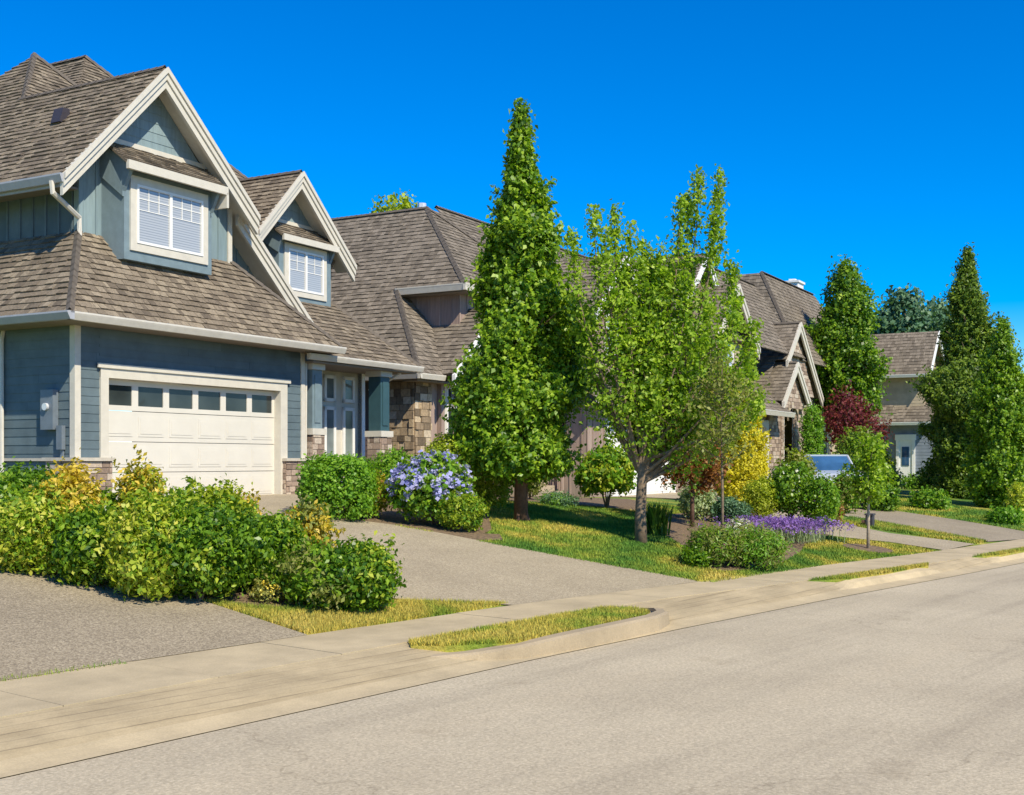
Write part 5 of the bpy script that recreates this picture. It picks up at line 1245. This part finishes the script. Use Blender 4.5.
blades('grass', pxpoly([(395, 527), (445, 536), (500, 547), (620, 569), (690, 581.5), (714, 583.5), (820, 567), (942, 551.5), (890, 543.5), (833, 537.5), (800, 521), (640, 503), (480, 500)]), 110000, .05, 'mown front lawn, green in patches and dry along the driveway', wd=.008)
blades('grass', pxpoly([(841, 524), (951, 541), (975, 544.5), (988, 542), (920, 529.5), (850, 517.5)]), 12000, .07, 'dry grass strip between the two far driveways', wd=.01)
blades('grass', pxpoly([(880, 509), (892, 510.5), (960, 520.5), (1024, 531.5), (1024, 518), (900, 497), (880, 500)]), 14000, .06, 'lawn in front of the big conical tree', wd=.012)
edge = [( (px), ) for px in range(0)]
blades('grass', [(4.1, 9.62), (5.4, 9.6), (6.4, 9.58), (6.4, 9.70), (5.4, 9.72), (4.1, 9.74)], 700, .05, 'thin line of weeds along the grey driveway foot')

# ------------------------------------------------------------ small roadside things
c = at(870, 527)
e = empty('utility_box', c, R(60), 'small dark utility box with a brown plank beside it on the far grass strip', 'utility box')
MB().box(-.11, .11, -.08, .08, -.05, .28).box(-.13, .13, -.10, .10, .28, .32).build('box', M['vent'], e, z0=0)
MB().box(-.1, .75, .1, .18, .10, .16).box(.6, .66, .1, .18, -.05, .10).build('plank', M['bark_dark'], e, z0=0)

# ------------------------------------------------------------ parked car
def car(c, rz, label):
    e = empty('parked_car', c, rz, label, 'car')
    prof = [(-2.25, .35), (-2.28, .62), (-2.2, .82), (-1.95, .92), (-1.0, 1.0), (-.95, 1.0), (1.55, .98), (2.05, .95), (2.22, .80), (2.24, .40), (2.1, .28), (-2.1, .28)]
    mb = MB(); W_ = .88
    secs = [(-W_, .0), (-W_*.97, .02)]
    n = len(prof); rings = []
    for (y, ins) in ((-.78, .12), (-.88, .02), (-.90, 0), (.90, 0), (.88, .02), (.78, .12)):
        rings.append([(x*(1-ins*.25), y, z-(ins*.35 if z > .7 else 0)) for x, z in prof])
    i0 = len(mb.v)
    for r_ in rings: mb.v += r_; mb.t += [.5]*n
    for k in range(len(rings)-1):
        for j in range(n): mb.f.append((i0+k*n+j, i0+k*n+(j+1) % n, i0+(k+1)*n+(j+1) % n, i0+(k+1)*n+j)); mb.m.append(0)
    mb.f.append(tuple(i0+j for j in range(n))); mb.m.append(0); mb.f.append(tuple(i0+(len(rings)-1)*n+j for j in range(n-1, -1, -1))); mb.m.append(0)
    b = mb.build('body', M['carpaint'], e, z0=0)
    # cabin: glass house with roof and pillars
    base = [(-1.0, -.78), (1.5, -.78), (1.5, .78), (-1.0, .78)]; top = [(-.25, -.60), (.95, -.60), (.95, .60), (-.25, .60)]
    zb, zt = .97, 1.42
    B = [(x, y, zb) for x, y in base]; T = [(x, y, zt) for x, y in top]
    MB().prism([(x, y, zt) for x, y in top], (0, 0, .04)).build('roof', M['carpaint'], e, z0=0)
    for (i, j, nm) in ((0, 3, 'windscreen'), (1, 2, 'rear_window'), (0, 1, 'side_window'), (3, 2, 'side_window')):
        mb = MB(); mb.poly((B[i], B[j], T[j], T[i])); mb.build(nm, M['glass_blue'], e, z0=0)
    mb = MB()
    for i in range(4): mb.tube([B[i], T[i]], .035, 6)
    mb.tube([(.35, -.785, zb), (.35, -.605, zt)], .03, 6); mb.tube([(.35, .785, zb), (.35, .605, zt)], .03, 6)
    mb.build('pillar', M['carpaint'], e, z0=0)
    for x in (-1.4, 1.35):
        for y in (-.86, .70):
            MB().tube([(x, y, .31), (x, y+.18, .31)], .31, 20).build('wheel', M['rubber'], e, z0=0)
            yy = y-.012 if y < 0 else y+.19
            MB().tube([(x, yy, .31), (x, yy+.015, .31)], .19, 12).build('rim', M['rim'], e, z0=0)
    for y in (-.62, .62):
        MB().box(-2.31, -2.24, y-.16, y+.16, .62, .76).build('headlight', M['lamp_lens'], e, z0=0); MB().box(2.2, 2.27, y-.16, y+.16, .66, .80).build('tail_light', M['taillight'], e, z0=0)
    MB().box(-2.32, -2.2, -.35, .35, .45, .60).build('grille', M['vent'], e, z0=0)
    return e
x, y = 8.0, 30.0
cc = Vector(((826-CX)/F*35.8, 35.8, 0)); cc.z = hgt(cc.x, cc.y)+.02
car(cc, R(79), 'pale silver car parked on the far driveway, half hidden behind the rose bushes')
